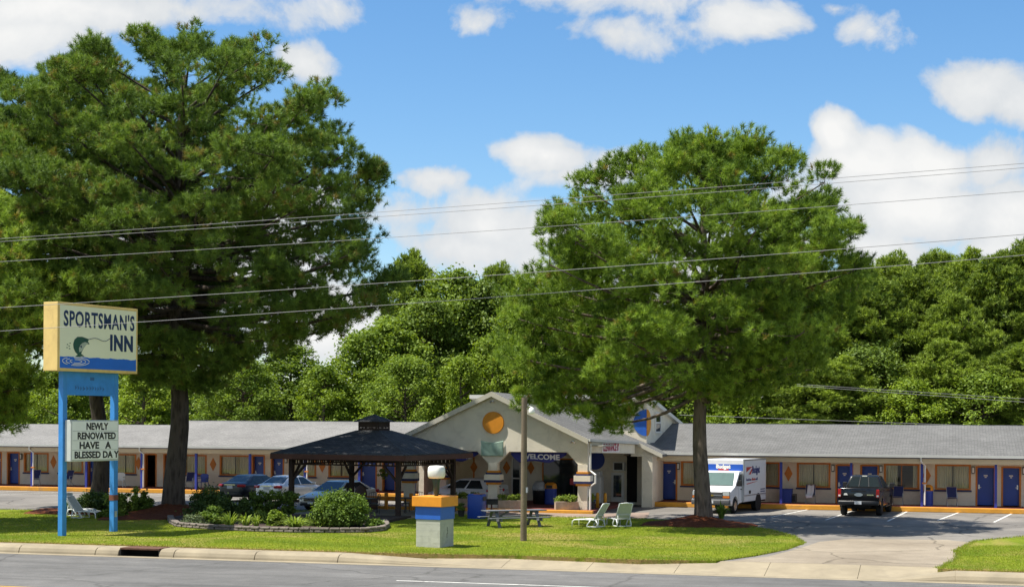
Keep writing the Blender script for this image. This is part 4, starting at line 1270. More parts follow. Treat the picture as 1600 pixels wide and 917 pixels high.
# --- the far part of the wood, one mass
def far_wood():
    rng = np.random.default_rng(77)
    C, RR = [], []
    hp = [(-260,560),(0,575),(300,575),(420,600),(560,600),(610,510),(680,455),(800,450),(900,455),(1150,455),(1250,440),(1400,432),(1500,430),(1650,420),(1900,420)]
    for i in range(3200):
        u = rng.uniform(-240, 1850); Y = rng.uniform(122, 142)
        vt = np.interp(u, [a for a, b in hp], [b for a, b in hp])
        zt = pY(u, vt, Y)[1] + rng.normal(0, .6) - (.8 if rng.random() < .5 else 0)
        X = XY(u, Y)
        z = rng.random()**.6*(zt-.8)
        C.append((X, Y, z)); RR.append(rng.uniform(.7, 1.5))
    C, RR = np.array(C), np.array(RR)
    vc = np.clip(rng.beta(2, 2.4, len(C))*.7, 0, 1)
    v, var = clump_leaves(rng, C, RR, 60, .22, vc)
    o = numpy_mesh('far_wood', v, 4, LEAF_D, None, var)
    o['kind'] = 'stuff'
far_wood()

# ------------------------------------------------------------------ flower bed and shrubs
def shrub(name, label, c, rx, ry, h, seed, mat, n=60, per=90, size=.06, z0=.05, cat='shrub', shape='ball', stems=True, flat=.85):
    rng = np.random.default_rng(seed)
    root = thing(name, label, cat, (c[0], c[1], z0))
    C, RR = [], []
    for i in range(n):
        d = unit(rng.normal(size=3) + np.array([0, 0, .3])); d[2] = abs(d[2])
        if shape == 'ball':
            p = np.array([d[0]*rx, d[1]*ry, .10*h + d[2]*h*.82])*np.array([1, 1, 1])*rng.uniform(.55, .95)
            p[2] = max(.08, p[2])
        elif shape == 'cone':
            f = rng.random()**1.3; a = rng.uniform(0, 2*PI); k = (1-f)*.92 + .04
            p = np.array([math.cos(a)*rx*k, math.sin(a)*ry*k, h*f*.95])
        else:        # airy: separate layered sprays with gaps
            f = rng.uniform(.25, 1); a = rng.uniform(0, 2*PI); k = rng.random()**.5
            p = np.array([math.cos(a)*rx*k, math.sin(a)*ry*k, h*f*(1-.25*k)])
        C.append(p); RR.append(rng.uniform(.6, 1.15)*min(rx, h)*(.24 if shape != 'airy' else .17))
    C, RR = np.array(C), np.array(RR)
    if stems:
        w = MB()
        for i in range(0, n, 4):
            p = C[i]
            w.tube([(p[0]*.08, p[1]*.08, -.05), (p[0]*.45, p[1]*.45, p[2]*.5), tuple(p)], [.022, .016, .006], 4)
        w.build('stem', BARK2, root, fix=False)
    vc = np.clip(rng.beta(2, 2, n)*.75 + .08, 0, 1)
    v, var = clump_leaves(rng, C, RR, per, size, vc, flat)
    v[:, 2] = np.maximum(v[:, 2], .0)
    numpy_mesh('foliage', v, 4, mat, root, var)
    return root

def strap_clump(name, label, c, r, h, seed, mat, n=120, cat='plant', z0=.1, w=.018):
    rng = np.random.default_rng(seed)
    root = thing(name, label, cat, (c[0], c[1], z0))
    V, var = [], []
    for i in range(n):
        a = rng.uniform(0, 2*PI); L = rng.uniform(.6, 1.1); s = rng.uniform(.25, 1.0)
        b = np.array([math.cos(a), math.sin(a)])*rng.uniform(0, .25)*r
        o = np.array([math.cos(a), math.sin(a)])
        pts = []
        for t in np.linspace(0, 1, 6):
            rr = 1.25*r*L*s*t**1.15; zz = h*L*(1.9*t - (.6+.95*s)*t*t)
            pts.append((b[0]+o[0]*rr, b[1]+o[1]*rr, max(0.01, zz)))
        sd = np.array([-o[1], o[0], 0])
        cv = rng.uniform(.1, .95)
        for k in range(5):
            w0 = w*math.sin(PI*(.15+.85*k/5))+.003; w1 = w*math.sin(PI*(.15+.85*(k+1)/5))+.003 if k < 4 else .001
            p, q = np.array(pts[k]), np.array(pts[k+1])
            V += [p-sd*w0, p+sd*w0, q+sd*w1, q-sd*w1]; var.append(cv)
    numpy_mesh('foliage', np.array(V), 4, mat, root, np.array(var))
    return root

# stone edging: front arc of the bed, block by block
arc_px = [(266,812),(268,818),(277,823.5),(300,826),(340,828.5),(400,831.5),(460,833),(520,833.5),(570,833),(596,830.5),(604,825),(600,819)]
arc = [Vector((*gp(*p), 0)) for p in arc_px]
se = thing('stone_edging', 'low curved edging of rough stone blocks round the flower bed', 'stone edging', (arc[5].x, arc[5].y, 0))
pts = []
for i in range(len(arc)-1):
    n = max(1, int((arc[i+1]-arc[i]).length/.08))
    pts += [arc[i] + (arc[i+1]-arc[i])*k/n for k in range(n)]
rnd = random.Random(4)
i = 0
BED = [p.copy() for p in arc]
mbS = MB(); mbT = MB()
while i + 5 < len(pts):
    p, q = pts[i], pts[min(i+5, len(pts)-1)]
    for lvl, mb in ((0, mbS), (1, mbT)):
        off = (q-p)*(.5 if lvl else 0)
        c = (p+q)/2 + off
        a = math.atan2((q-p).y, (q-p).x) + rnd.uniform(-.06, .06)
        h = .098
        mb.cbox((c.x+rnd.uniform(-.015,.015), c.y+rnd.uniform(-.015,.015), .04+h/2+lvl*(h+.006)), ((q-p).length-.025, .26+rnd.uniform(-.02,.02), h), Matrix.Rotation(a, 3, 'Z'))
    i += 5
mbS.build('course', STONE, se, world=True, bevel=.03, seg=2)
mbT.build('course', STONE, se, world=True, bevel=.03, seg=2)
bedp = [(p.x, p.y) for p in arc]
cx = sum(p[0] for p in bedp)/len(bedp); cyb = sum(p[1] for p in bedp)/len(bedp) + 2
mb = MB(); back = [(bedp[-1][0]-.2, bedp[-1][1]+4.2), (bedp[0][0]+.3, bedp[0][1]+3.6)]
allp = bedp + back
mb.add([(x,y,.15) for x,y in allp] + [(x,y,-.05) for x,y in allp], [tuple(range(len(allp)))] + [(i,len(allp)+i,len(allp)+(i+1)%len(allp),(i+1)%len(allp)) for i in range(len(allp))])
structure(mb.build('bed_soil', M('dark_soil', (.05,.03,.02), .95, var=.5, scale=6, bmp=.8, bscale=25)))
def at(u, v, z=0.0): return gp(u, v, z)
shrub('yew_shrub', 'large dark rounded evergreen shrub in the flower bed beside the huge pine trunk', at(331,816), 1.22, 1.05, 1.55, 1, YEW, 110, 130, .055)
shrub('low_shrub', 'olive-green mounded shrub in front of the large dark evergreen', at(331,823), .62, .6, .92, 2, BUSH, 60, 110, .05)
shrub('dwarf_conifer', 'small dark cone-shaped conifer in the middle of the flower bed', at(381,818), .55, .55, 1.05, 3, YEW, 60, 110, .045, shape='cone')
shrub('azalea', 'airy dark layered shrub by the left gazebo post, cars showing through', at(428,812), 1.05, .8, 1.48, 4, LEAF_D, 60, 60, .065, shape='airy')
shrub('golden_shrub', 'small yellow-green shrub in front of the left gazebo post', at(432,826), .46, .44, .95, 5, LEAF_Y, 45, 90, .05)
shrub('round_bush', 'large round green bush in front of the gazebo', at(531,827), 1.22, 1.15, 1.84, 6, BUSH, 150, 150, .055)
shrub('grey_shrub', 'low grey-green feathery shrub at the left end of the flower bed', at(305,824), .62, .45, .55, 7, GREYBUSH, 50, 90, .045)
shrub('low_shrub', 'low dark filler shrub between the round bush and the stone edging end', at(585,828), .42, .4, .5, 8, BUSH, 30, 80, .045)
shrub('low_shrub', 'low dark filler shrub behind the yellow-green one', at(408,822), .6, .45, .6, 9, LEAF_D, 40, 80, .05)
shrub('low_shrub', 'low mixed shrub just left of the round bush', at(487,826), .5, .4, .45, 10, BUSH, 40, 80, .045)
strap_clump('daylily', 'arching daylily clump left of centre in the flower bed', at(359,827.5), .62, .62, 21, LILY, 110)
strap_clump('daylily', 'upright pale daylily clump at the centre of the flower bed', at(384,828), .42, .60, 22, LILY, 80, w=.026)
strap_clump('daylily', 'thin daylily clump just right of the flower bed centre', at(400,829), .34, .56, 23, LILY, 60, w=.022)
strap_clump('ornamental_grass', 'pale striped grass mound spilling over the stone edging', at(461,831), .78, .55, 24, LILY, 230, w=.014)
# shrubs in the pine mulch by the motel sign
shrub('dark_shrub', 'flat-topped dark shrub behind the tipped white loungers', at(150,801), 1.3, .9, .98, 31, YEW, 90, 100, .055)
shrub('azalea', 'dark broad-leaved shrub between the right sign post and huge pine', at(201,806), 1.05, .8, 1.28, 32, LEAF_D, 50, 70, .07, shape='airy')
shrub('low_shrub', 'low green shrub at the foot of the huge pine mound', at(226,806), .75, .6, .85, 33, BUSH, 55, 90, .05)
shrub('low_shrub', 'dark ground-hugging shrub beside the right sign post', at(176,810), .95, .6, .45, 34, LEAF_D, 55, 90, .05)
shrub('golden_shrub', 'small bright shrub behind the left sign post', at(108,802), .5, .4, .6, 35, LEAF_Y, 36, 80, .05)
strap_clump('seedling_plant', 'thin weedy plant on the mulch right of the broad pine trunk', at(1127,812, .1), .5, .75, 36, BUSH, 90, z0=.15, w=.022)
# ------------------------------------------------------------------ vehicles (local +X is the front)
def car_paint(name, col, metal=.35, rough=.28):
    return M(name, col, rough, metal, .5, var=.05, scale=1.5, coat=.3)
CARGLASS = glass_mat('car_glass', (.02,.028,.032), .05); CARGLASS.node_tree.nodes['Principled BSDF'].inputs['Specular IOR Level'].default_value = .5
RIM = M('alloy_rim', (.45,.46,.47), .3, .85, var=.08)
CHROME = M('chrome', (.7,.7,.72), .12, 1.0, var=.03)
HEADLENS = M('headlamp_lens', (.62,.66,.68), .1, .3, var=.05)
AMBER = M('amber_lens', (.60,.17,.02), .2, var=.05)
PLATE = M('licence_plate', (.62,.64,.66), .5, var=.15, scale=14)
UNDER = M('underbody_black', (.010,.010,.011), .8)

def add_wheel(root, x, y, r, w, spokes=5, rim_mat=None):
    s = 1 if y > 0 else -1
    t = MB()
    t.lathe([(r*.62,-w/2),(r*.9,-w/2),(r*.985,-w*.36),(r,-w*.2),(r,w*.2),(r*.985,w*.36),(r*.9,w/2),(r*.62,w/2),(r*.60,0)], 24, axis='y')
    tw = t.build('wheel', RUBBER, root, smooth=True); tw.location = (x, y, r)
    k = MB()
    o = s*w*.42
    k.lathe([(r*.64, o), (r*.60, o+s*.012), (r*.56, o-s*.02), (r*.54, o-s*.06), (r*.02, o-s*.06)], 24, axis='y')
    for i in range(spokes):
        a = 2*PI*i/spokes
        k.bar((math.cos(a)*r*.08, o-s*.01, math.sin(a)*r*.08), (math.cos(a)*r*.58, o-s*.012, math.sin(a)*r*.58), .07, .05, (0,1,0))
    k.cyl((0,o-s*.05,0), (0,o+s*.004,0), r*.14, n=10)
    k.build('rim', rim_mat or RIM, tw)
    return tw

def loft_body(stations, name, mat, root, arches, W):
    "stations: x, z bottom, z top, half width; arches: (x, r)"
    vs, fs = [], []
    for (x, zb, zt, w) in stations:
        h = zt - zb
        half = [(0, zb), (.80*w, zb), (.955*w, zb+.10*h), (w, zb+.38*h), (.992*w, zb+.66*h), (.955*w, zb+.86*h), (.86*w, zt-.005), (.45*w, zt+.018), (0, zt+.026)]
        ring = half + [(-y, z) for y, z in half[-2:0:-1]]
        vs += [(x, y, z) for y, z in ring]
    n = len(vs)//len(stations)
    for i in range(len(stations)-1):
        for k in range(n): fs.append((i*n+k, i*n+(k+1) % n, (i+1)*n+(k+1) % n, (i+1)*n+k))
    fs.append(tuple(range(n))[::-1]); fs.append(tuple(range((len(stations)-1)*n, len(stations)*n)))
    mb = MB(); mb.add(vs, fs)
    o = mb.build(name, mat, root, smooth=True)
    m1 = o.modifiers.new('s', 'SUBSURF'); m1.levels = 2; m1.render_levels = 2
    cut = MB()
    for (x, r) in arches: cut.cyl((x, -2, r*.96), (x, 2, r*.96), r*1.14, n=28)
    c = cut.build('arch_cutter', UNDER)
    bo = o.modifiers.new('b', 'BOOLEAN'); bo.operation = 'DIFFERENCE'; bo.object = c; bo.solver = 'EXACT'
    evaluated(o)
    bpy.data.objects.remove(c)
    for p in o.data.polygons: p.use_smooth = True
    o.data.materials.clear(); o.data.materials.append(mat)
    for p in o.data.polygons: p.material_index = 0
    try:
        o.data.set_sharp_from_angle(angle=RAD(38))
    except Exception: pass
    # dark wheel wells and floor
    u = MB(); ww = W/2 - .10
    u.box(stations[0][0]+.25, stations[-1][0]-.25, -ww, ww, .24, .60)
    u.build('underbody', UNDER, root)
    return o

def greenhouse(root, mat, base, top, zb, zt, wb, wt, bpill, rear_quarter=True):
    "cabin: base and top x extents (rear, front); windows are panels let into its faces"
    (xr, xf), (tr, tf) = base, top
    mb = MB()
    b = [(xr,-wb,zb),(xf,-wb,zb),(xf,wb,zb),(xr,wb,zb)]
    zm = zt - .05
    t = [(tr,-wt,zm),(tf,-wt,zm),(tf,wt,zm),(tr,wt,zm)]
    c = [(tr+.22,-wt*.78,zt),(tf-.25,-wt*.78,zt),(tf-.25,wt*.78,zt),(tr+.22,wt*.78,zt)]
    mb.add(b+t+c, [(0,1,5,4),(1,2,6,5),(2,3,7,6),(3,0,4,7),(4,5,9,8),(5,6,10,9),(6,7,11,10),(7,4,8,11),(8,9,10,11),(3,2,1,0)])
    cab = mb.build('cabin', mat, root, bevel=.06, seg=3, smooth=True)
    q = MB(); q.quadpanel((b[1],b[2],t[2],t[1]), .05,.95,.08,.96, .008); q.build('windscreen', CARGLASS, root)
    q = MB(); q.quadpanel((b[3],b[0],t[0],t[3]), .07,.93,.10,.94, .008); q.build('rear_window', CARGLASS, root)
    for s, quad in ((-1, (b[0],b[1],t[1],t[0])), (1, (b[2],b[3],t[3],t[2]))):
        fr = (bpill - xr)/(xf - xr)
        spans = [(.13, fr-.02), (fr+.02, .90)]
        if s == 1: spans = [(1-e, 1-a) for a, e in spans][::-1]
        for a, e in spans:
            q = MB(); q.quadpanel(quad, a, e, .08, .90, .006); q.build('side_window', CARGLASS, root)
    return cab

def mirrors(root, x, w, z, mat):
    for s in (-1, 1):
        m = MB(); m.cbox((x, s*(w+.10), z), (.12, .2, .14)); m.bar((x+.03, s*(w-.08), z-.06), (x+.02, s*(w+.05), z-.03), .05, .04)
        m.build('mirror', mat, root, bevel=.03, smooth=True)

def sedan(name, label, loc, rz, paint, L=4.8, W=1.82, H=1.46, rear=None, front=None, kind='sedan', cat='car', sc=1.0):
    root = thing(name, label, cat, (loc[0], loc[1], 0), rz, 'cars parked before the motel')
    root.scale = (sc, sc, sc)
    w = W/2; k = L/4.8
    if kind == 'sedan':
        st = [(-2.40,.42,.80,.60),(-2.36,.34,.97,.78),(-2.1,.26,1.06,.86),(-1.6,.22,1.05,.90),(-.8,.20,.98,.91),(.2,.20,.95,.91),(1.05,.21,.96,.90),(1.5,.22,.90,.89),(2.0,.22,.80,.86),(2.28,.25,.68,.78),(2.38,.30,.58,.62)]
        base, top, zb, wb, wt, bp = (-2.02*k, 1.25*k), (-1.02*k, .28*k), .93, .82, .60, -.25
        ax = (-1.42, 1.42)
    else:      # hatchback
        st = [(-2.30,.42,.86,.64),(-2.26,.32,1.02,.80),(-2.0,.25,1.04,.86),(-1.4,.21,1.00,.89),(-.6,.19,.97,.90),(.3,.19,.95,.90),(1.0,.2,.96,.88),(1.5,.21,.90,.87),(1.95,.22,.80,.83),(2.2,.26,.68,.74),(2.28,.32,.58,.58)]
        base, top, zb, wb, wt, bp = (-2.18*k, 1.45*k), (-1.55*k, .10*k), .93, .81, .60, -.35
        ax = (-1.36, 1.36)
    st = [(x*k, a, b, c*W/1.82) for x, a, b, c in st]
    loft_body(st, 'body', paint, root, [(x*k, .33) for x in ax], W)
    greenhouse(root, paint, base, top, zb, H, wb*W/1.82, wt*W/1.82, bp)
    for x in ax:
        for s in (-1, 1): add_wheel(root, x*k, s*(w-.115), .325, .21)
    mirrors(root, .85*k, w-.08, 1.02, paint)
    for s in (-1, 1):
        t = MB(); x0 = st[0][0]
        t.cbox((x0+.14, s*w*.74, .885), (.24, .46, .15), Matrix.Rotation(-s*.42, 3, 'Z')); t.build('tail_lamp', RED, root, bevel=.04, smooth=True)
        h = MB(); x1 = st[-1][0]
        h.cbox((x1-.22, s*w*.72, .67), (.40, .36, .14), Matrix.Rotation(s*.5, 3, 'Z') @ Matrix.Rotation(.28, 3, 'Y')); h.build('headlamp', HEADLENS, root, bevel=.04, smooth=True)
        for dx in (.18, -.95):
            d = MB(); d.cbox((dx*k, s*(w*.985), .86), (.2, .03, .03)); d.build('door_handle', CHROME if front else paint, root)
    x0, x1 = st[0][0], st[-1][0]
    p = MB(); p.cbox((x0-.005, 0, .80), (.03, .36, .17)); p.build('licence_plate', PLATE, root)
    bm_ = MB(); bm_.cbox((x0+.10, 0, .40), (.26, W*.80, .17)); bm_.build('rear_bumper', BLACK if rear == 'dark' else paint, root, bevel=.05, smooth=True)
    tr = MB(); tr.cbox((x0-.0, 0, .93), (.03, .72, .035)); tr.build('boot_trim', CHROME, root)
    g = MB(); g.cbox((x1-.02, 0, .56), (.10, .86, .15)); gr = g.build('grille', BLACK, root, bevel=.03)
    g = MB(); g.cbox((x1+.035, 0, .56), (.012, .90, .03)); g.build('grille_bar', CHROME, gr)
    g = MB(); g.cbox((x1-.06, 0, .36), (.16, W*.72, .16)); g.build('front_bumper', BLACK if front else paint, root, bevel=.05, smooth=True)
    g = MB(); g.cbox((x1+.03, 0, .42), (.02, .34, .13)); g.build('licence_plate', PLATE, root)
    return root

P_DARK = car_paint('charcoal_car_paint', (.030,.034,.042), .6)
P_SILVER = car_paint('silver_car_paint', (.66,.67,.68), .35)
P_CHAMP = car_paint('champagne_car_paint', (.70,.66,.58), .3)
P_WHITE = car_paint('white_car_paint', (.80,.80,.80), .0)
P_BLACK = car_paint('black_car_paint', (.008,.008,.009), .2, .22)

def heading(deg):       # degrees right of the camera's forward direction
    return PI/2 + YAW - RAD(deg)
def put(u, v, ahead, deg):
    "centre of a vehicle whose near end stands at the pixel"
    x, y = gp(u, v); h = heading(deg)
    return x + math.cos(h)*ahead, y + math.sin(h)*ahead
sedan('sedan', 'dark charcoal sedan seen from behind, nearest the huge pine trunk', put(359,783,2.4,26), heading(26), P_DARK, rear='dark')
sedan('sedan', 'silver-white sedan seen from behind, between the charcoal and champagne sedans', put(416,785.5,2.4,27), heading(27), P_SILVER)
sedan('sedan', 'champagne sedan facing the street behind the left gazebo post', put(486,798,2.45,28), heading(28+180), P_CHAMP, L=5.0, W=1.86, front=True)
sedan('hatchback', 'white hatchback parked before the porch, behind the gazebo', (gp(728,790)[0], gp(728,790)[1]), heading(-62), P_WHITE, L=4.15, W=1.74, H=1.5, kind='hatch')

# --- black pickup
def pickup():
    x, y = put(1341, 806.5, 2.95, 20)
    root = thing('pickup_truck', 'black crew-cab pickup truck seen from behind, parked at the right wing', 'pickup truck', (x, y, 0), heading(20), 'cars parked before the motel')
    L, W = 5.9, 2.0; w = W/2; zs = 1.30
    def arc(cx, r, z0):
        return [(cx + r*math.cos(a), .40 + r*math.sin(a)) for a in [PI - PI*i/12 for i in range(13)]]
    prof = [(-2.85,.62),(-2.85,1.36),(-.95,1.38),(-.95,1.36),(1.15,1.30),(2.3,1.22),(2.86,1.05),(2.92,.55),(2.6,.45)] + [(p[0], p[1]) for p in arc(1.95,.50,0)][::-1] + [(1.4,.42),(-1.2,.42)] + [(p[0], p[1]) for p in arc(-1.75,.50,0)][::-1] + [(-2.3,.55)]
    # lower body as two sides, floor and nose so the bed is open
    mb = MB()
    for s in (-1, 1): mb.prism(prof, 'y', s*w, s*(w-.11))
    body = mb.build('body', P_BLACK, root, bevel=.035, seg=3, smooth=True)
    try: pass
    finally: pass
    m = MB(); m.box(-2.80, -.95, -(w-.1), w-.1, .78, .84); m.box(-1.0, -.94, -(w-.1), w-.1, .84, 1.37); m.build('bed', UNDER, root)
    m = MB(); m.prism([(1.1,.5),(1.1,1.30),(2.25,1.22),(2.82,1.05),(2.88,.55)], 'y', -(w-.1), w-.1); m.build('bonnet', P_BLACK, root, bevel=.04, smooth=True)
    m = MB(); m.box(-.94, 1.1, -(w-.1), w-.1, .5, 1.34); m.build('cabin_floor', P_BLACK, root)
    m = MB(); m.box(-2.885, -2.80, -(w-.11), w-.11, .66, 1.37); tg = m.build('tailgate', P_BLACK, root, bevel=.025, smooth=True)
    m = MB(); m.box(-2.90, -2.886, -.36, .36, 1.20, 1.27); m.build('tailgate_handle', BLACK, tg)
    m = MB(); m.prism([(.20*math.cos(a), 1.06+.085*math.sin(a)) for a in [2*PI*i/24 for i in range(24)]], 'x', -2.905, -2.886); m.build('emblem', GALV, tg)
    m = MB(); m.box(-2.9, -2.886, -.72, -.40, 1.03, 1.08); m.build('badge', CHROME, tg)
    m = MB(); m.prism([(.52+a, 1.03+b) for a, b in ((0,0),(.20,0),(.17,.09),(.05,.10))], 'x', -2.9, -2.886); m.build('sticker', LENS, tg)
    for s in (-1, 1):
        m = MB(); m.box(-2.905, -2.70, s*(w-.005), s*(w-.16), .92, 1.32); t = m.build('tail_lamp', RED, root, bevel=.02)
        m = MB(); m.box(-2.912, -2.89, s*(w-.03), s*(w-.13), .97, 1.05); m.build('reverse_lens', LENS, t)
    m = MB(); m.cbox((-2.98, 0, .66), (.2, 1.96, .22)); bmp_ = m.build('rear_bumper', M('dull_black_bumper', (.035,.035,.037), .4, .5), root, bevel=.05, smooth=True)
    m = MB(); m.box(-3.10, -3.082, -.17, .17, .60, .76); m.build('licence_plate', PLATE, bmp_)
    m = MB(); m.cbox((2.95, 0, .62), (.18, 1.96, .26)); m.build('front_bumper', CHROME, root, bevel=.05, smooth=True)
    greenhouse(root, P_BLACK, (-1.0, 1.35), (-.72, .42), 1.32, 1.95, .93, .70, .12)
    m = MB(); m.box(-.735, -.70, -.12, .12, 1.88, 1.93); m.build('high_brake_lamp', LENS, root)
    for s in (-1, 1):
        m = MB(); m.quadpanel(((-1.0,-.93,1.32),(-1.0,.93,1.32),(-.72,.70,1.90),(-.72,-.70,1.90)), .355 if s < 0 else .625, .375 if s < 0 else .645, .1, .93, -.022, .006)
        m.build('window_bar', BLACK, root)
        m = MB(); m.cbox((.72, s*(w+.17), 1.42), (.12, .22, .26)); m.bar((.72, s*(w-.1), 1.34), (.72, s*(w+.1), 1.38), .06, .05); m.build('mirror', BLACK, root, bevel=.03)
        for xx in (-1.75, 1.95): add_wheel(root, xx, s*(w-.14), .40, .27, 6, DARKMETAL)
        m = MB(); m.box(-1.1, 1.3, s*(w-.02), s*(w+.1), .40, .46); m.build('running_board', BLACK, root, bevel=.02)
        m = MB(); m.cbox((2.84, s*.74, 1.0), (.14, .36, .26)); m.build('headlamp', HEADLENS, root, bevel=.03)
    m = MB(); m.box(-2.6, 2.6, -.5, .5, .42, .56); m.cyl((-1.75,-.8,.40), (-1.75,.8,.40), .09); m.cyl((-1.75,-.16,.40), (-1.75,.16,.40), .17); m.box(-2.75, -2.3, .35, .6, .42, .52); m.build('chassis', UNDER, root)
    return root
pickup()

# --- white cutaway box truck
def box_truck():
    back = heading(26)            # direction from front to rear
    fx, fy = gp(1145.6, 801.5)
    WB = 3.45; w = 1.0
    # near front wheel of the truck's left side stands at the pixel
    hx, hy = -math.cos(back), -math.sin(back)
    lx, ly = -hy, hx                # left side of the truck
    ox, oy = fx - lx*(w-.12) - hx*2.05, fy - ly*(w-.12) - hy*2.05
    root = thing('box_truck', 'white rental box truck with blue band over its windscreen, behind the broad pine trunk', 'box truck', (ox, oy, 0), math.atan2(hy, hx), 'cars parked before the motel')
    TW = M('truck_white', (.74,.75,.77), .35, 0, .5, var=.05, coat=.4, dirt=.1, dirtcol=(.4,.38,.34))
    BX0, BX1, bw, bz0, bz1 = -2.75, 1.02, 1.10, .52, 2.66
    m = MB(); m.box(BX0, BX1, -bw, bw, bz0, bz1); bx = m.build('cargo_box', TW, root, bevel=.03)
    for s in (-1, 1):
        m = MB(); m.bar((BX0+.02, s*(bw-.012), bz1-.02), (BX1+.02, s*(bw-.012), bz1-.02), .06, .07)
        m.bar((BX1-.0, s*(bw-.01), bz0+.05), (BX1-.0, s*(bw-.01), bz1-.05), .05, .05, (1,0,0))
        m.build('edge_trim', GALV, bx)
        m = MB(); m.bar((BX0+.02, s*(bw-.006), .84), (BX1-.02, s*(bw-.006), .84), .03, .05); m.build('rub_rail', GALV, bx)
    # front of the box, with the blue band
    m = MB(); m.box(BX1+.002, BX1+.014, -bw+.05, bw-.05, 2.10, 2.42); bd = m.build('blue_band', M('truck_blue', (.02,.10,.50), .4), bx)
    text_obj('lettering', 'Budget', LENS, bx, .27, (BX1+.018, .0, 2.22), (0,1,0), (0,0,1), bold=.016)
    m = MB(); m.box(BX1+.015, BX1+.020, -.26, .30, 2.115, 2.185); m.build('red_strip', M('truck_red', (.48,.04,.025), .45), bx)
    # lettering on the side (truck's left)
    y = bw + .003
    RD, DK = MATS['truck_red'], M('truck_navy', (.025,.04,.16), .45)
    sx = lambda f: BX1 - f*(BX1-BX0)
    m = MB(); m.prism([(sx(.10),2.02),(sx(.36),2.28),(sx(.10),2.28)], 'y', y, y+.006); m.prism([(sx(.20),1.90),(sx(.36),2.22),(sx(.36),2.10),(sx(.30),1.90)], 'y', y, y+.005)
    m.build('red_flag_mark', RD, bx)
    text_obj('lettering', 'Budget', DK, bx, .50, (sx(.53), y, 1.96), (-1,0,0), (0,0,1), bold=.022, xs=.92)
    rnd = random.Random(12)
    for (f0, f1, mm_) in ((.10, .32, DK), (.34, .50, RD), (.52, .62, DK)):
        m = MB(); f_ = f0
        while f_ < f1 - .012:
            w_ = rnd.uniform(.010, .018); hh = rnd.choice((.09, .09, .14)); m.box(sx(f_+w_), sx(f_), y, y+.005, 1.58, 1.58+hh); f_ += w_ + .008
        m.build('small_print', mm_, bx)
    m = MB(); m.prism([(sx(.10),1.44),(sx(.14),1.40),(sx(.62),1.52),(sx(.40),1.50)], 'y', y, y+.005); m.build('red_swoosh', RD, bx)
    m = MB()
    for z in (1.06, .94): m.box(sx(.95), sx(.74), y, y+.005, z, z+.05)
    m.build('small_print', DK, bx)
    m = MB(); m.box(sx(.30), sx(.22), y, y+.01, .62+.3, .78+.3); m.build('fuel_flap', BLACK, bx)
    # cab
    cab = [(.98,.50),(.98,2.06),(1.05,2.10),(1.45,2.08),(2.10,1.34),(2.78,1.12),(2.90,1.02),(2.90,.55),(2.62,.46)] + [(2.05+.47*math.cos(a), .38+.47*math.sin(a)) for a in [PI*i/12 for i in range(13)]][0:13] + [(1.5,.46)]
    m = MB(); m.prism(cab, 'y', -w, w); m.build('cab', TW, root, bevel=.05, seg=3, smooth=False)
    q = MB(); A0, A1 = Vector((2.12,0,1.36)), Vector((1.48,0,2.06))
    q.quadpanel(((A0.x,-.90,A0.z),(A0.x,.90,A0.z),(A1.x,.80,A1.z),(A1.x,-.80,A1.z)), .02,.98,.05,.93, .012); q.build('windscreen', M('pale_windscreen', (.10,.16,.15), .05, 0, .8), root)
    for s in (-1, 1):
        m = MB(); m.prism([(1.10,1.36),(1.92,1.36),(1.44,1.94),(1.10,1.94)], 'y', s*(w-.01), s*(w+.008)); m.build('side_window', CARGLASS, root)
        m = MB(); m.cbox((1.85, s*(w+.16), 1.50), (.10, .2, .30)); m.bar((1.85, s*(w-.05), 1.42), (1.85, s*(w+.1), 1.45), .05, .04); m.build('mirror', BLACK, root, bevel=.02)
        m = MB(); m.prism([(1.04,.60),(1.045,2.0),(1.055,2.0),(1.05,.60)], 'y', s*(w+.001), s*(w+.005)); m.prism([(1.62,.60),(1.62,1.30),(1.63,1.30),(1.63,.60)], 'y', s*(w+.001), s*(w+.005)); m.build('door_seam', BLACK, root)
        m = MB(); m.cbox((1.18, s*(w+.01), 1.18), (.18, .03, .05)); m.build('door_handle', BLACK, root)
        m = MB(); m.box(2.84, 2.925, s*.62, s*.97, .90, 1.10); h = m.build('headlamp', HEADLENS, root, bevel=.02)
        m = MB(); m.box(2.84, 2.928, s*.62, s*.97, .78, .885); m.build('amber_lamp', AMBER, h, bevel=.01)
        m = MB(); m.box(2.84, 2.918, s*.60, s*.985, .765, 1.115); m.build('lamp_surround', BLACK, h)
        add_wheel(root, 2.05, s*(w-.12), .375, .24, 8); add_wheel(root, 2.05-WB, s*(bw-.17), .375, .24, 8)
        m = MB(); m.cyl((2.05-WB, s*(bw-.02), .40), (2.05-WB, s*(bw+.006), .40), .50, n=28); m.build('wheel_arch', UNDER, bx)
    m = MB(); m.box(2.86, 2.922, -.58, .58, .74, 1.08); g = m.build('grille', M('grille_grey', (.07,.07,.07), .5), root)
    m = MB(); m.box(2.923, 2.94, -.58, .58, .895, .925); m.build('grille_bar', GALV, g)
    m = MB(); m.box(2.924, 2.945, -.14, .14, .87, .95); m.build('emblem', M('gold_emblem', (.5,.35,.08), .3, .8), g)
    m = MB(); m.cbox((2.92, 0, .58), (.22, 2.0, .26)); b = m.build('front_bumper', M('bumper_grey', (.10,.10,.105), .5), root, bevel=.04, smooth=True)
    m = MB(); m.box(3.03, 3.05, -.17, .17, .52, .66); m.build('licence_plate', PLATE, b)
    m = MB(); m.box(-2.7, 2.6, -.6, .6, .40, .52); m.box(-2.95, -2.7, -1.0, 1.0, .44, .54); m.cyl((2.05-WB,-.95,.38), (2.05-WB,.95,.38), .08); m.build('chassis', UNDER, root)
box_truck()
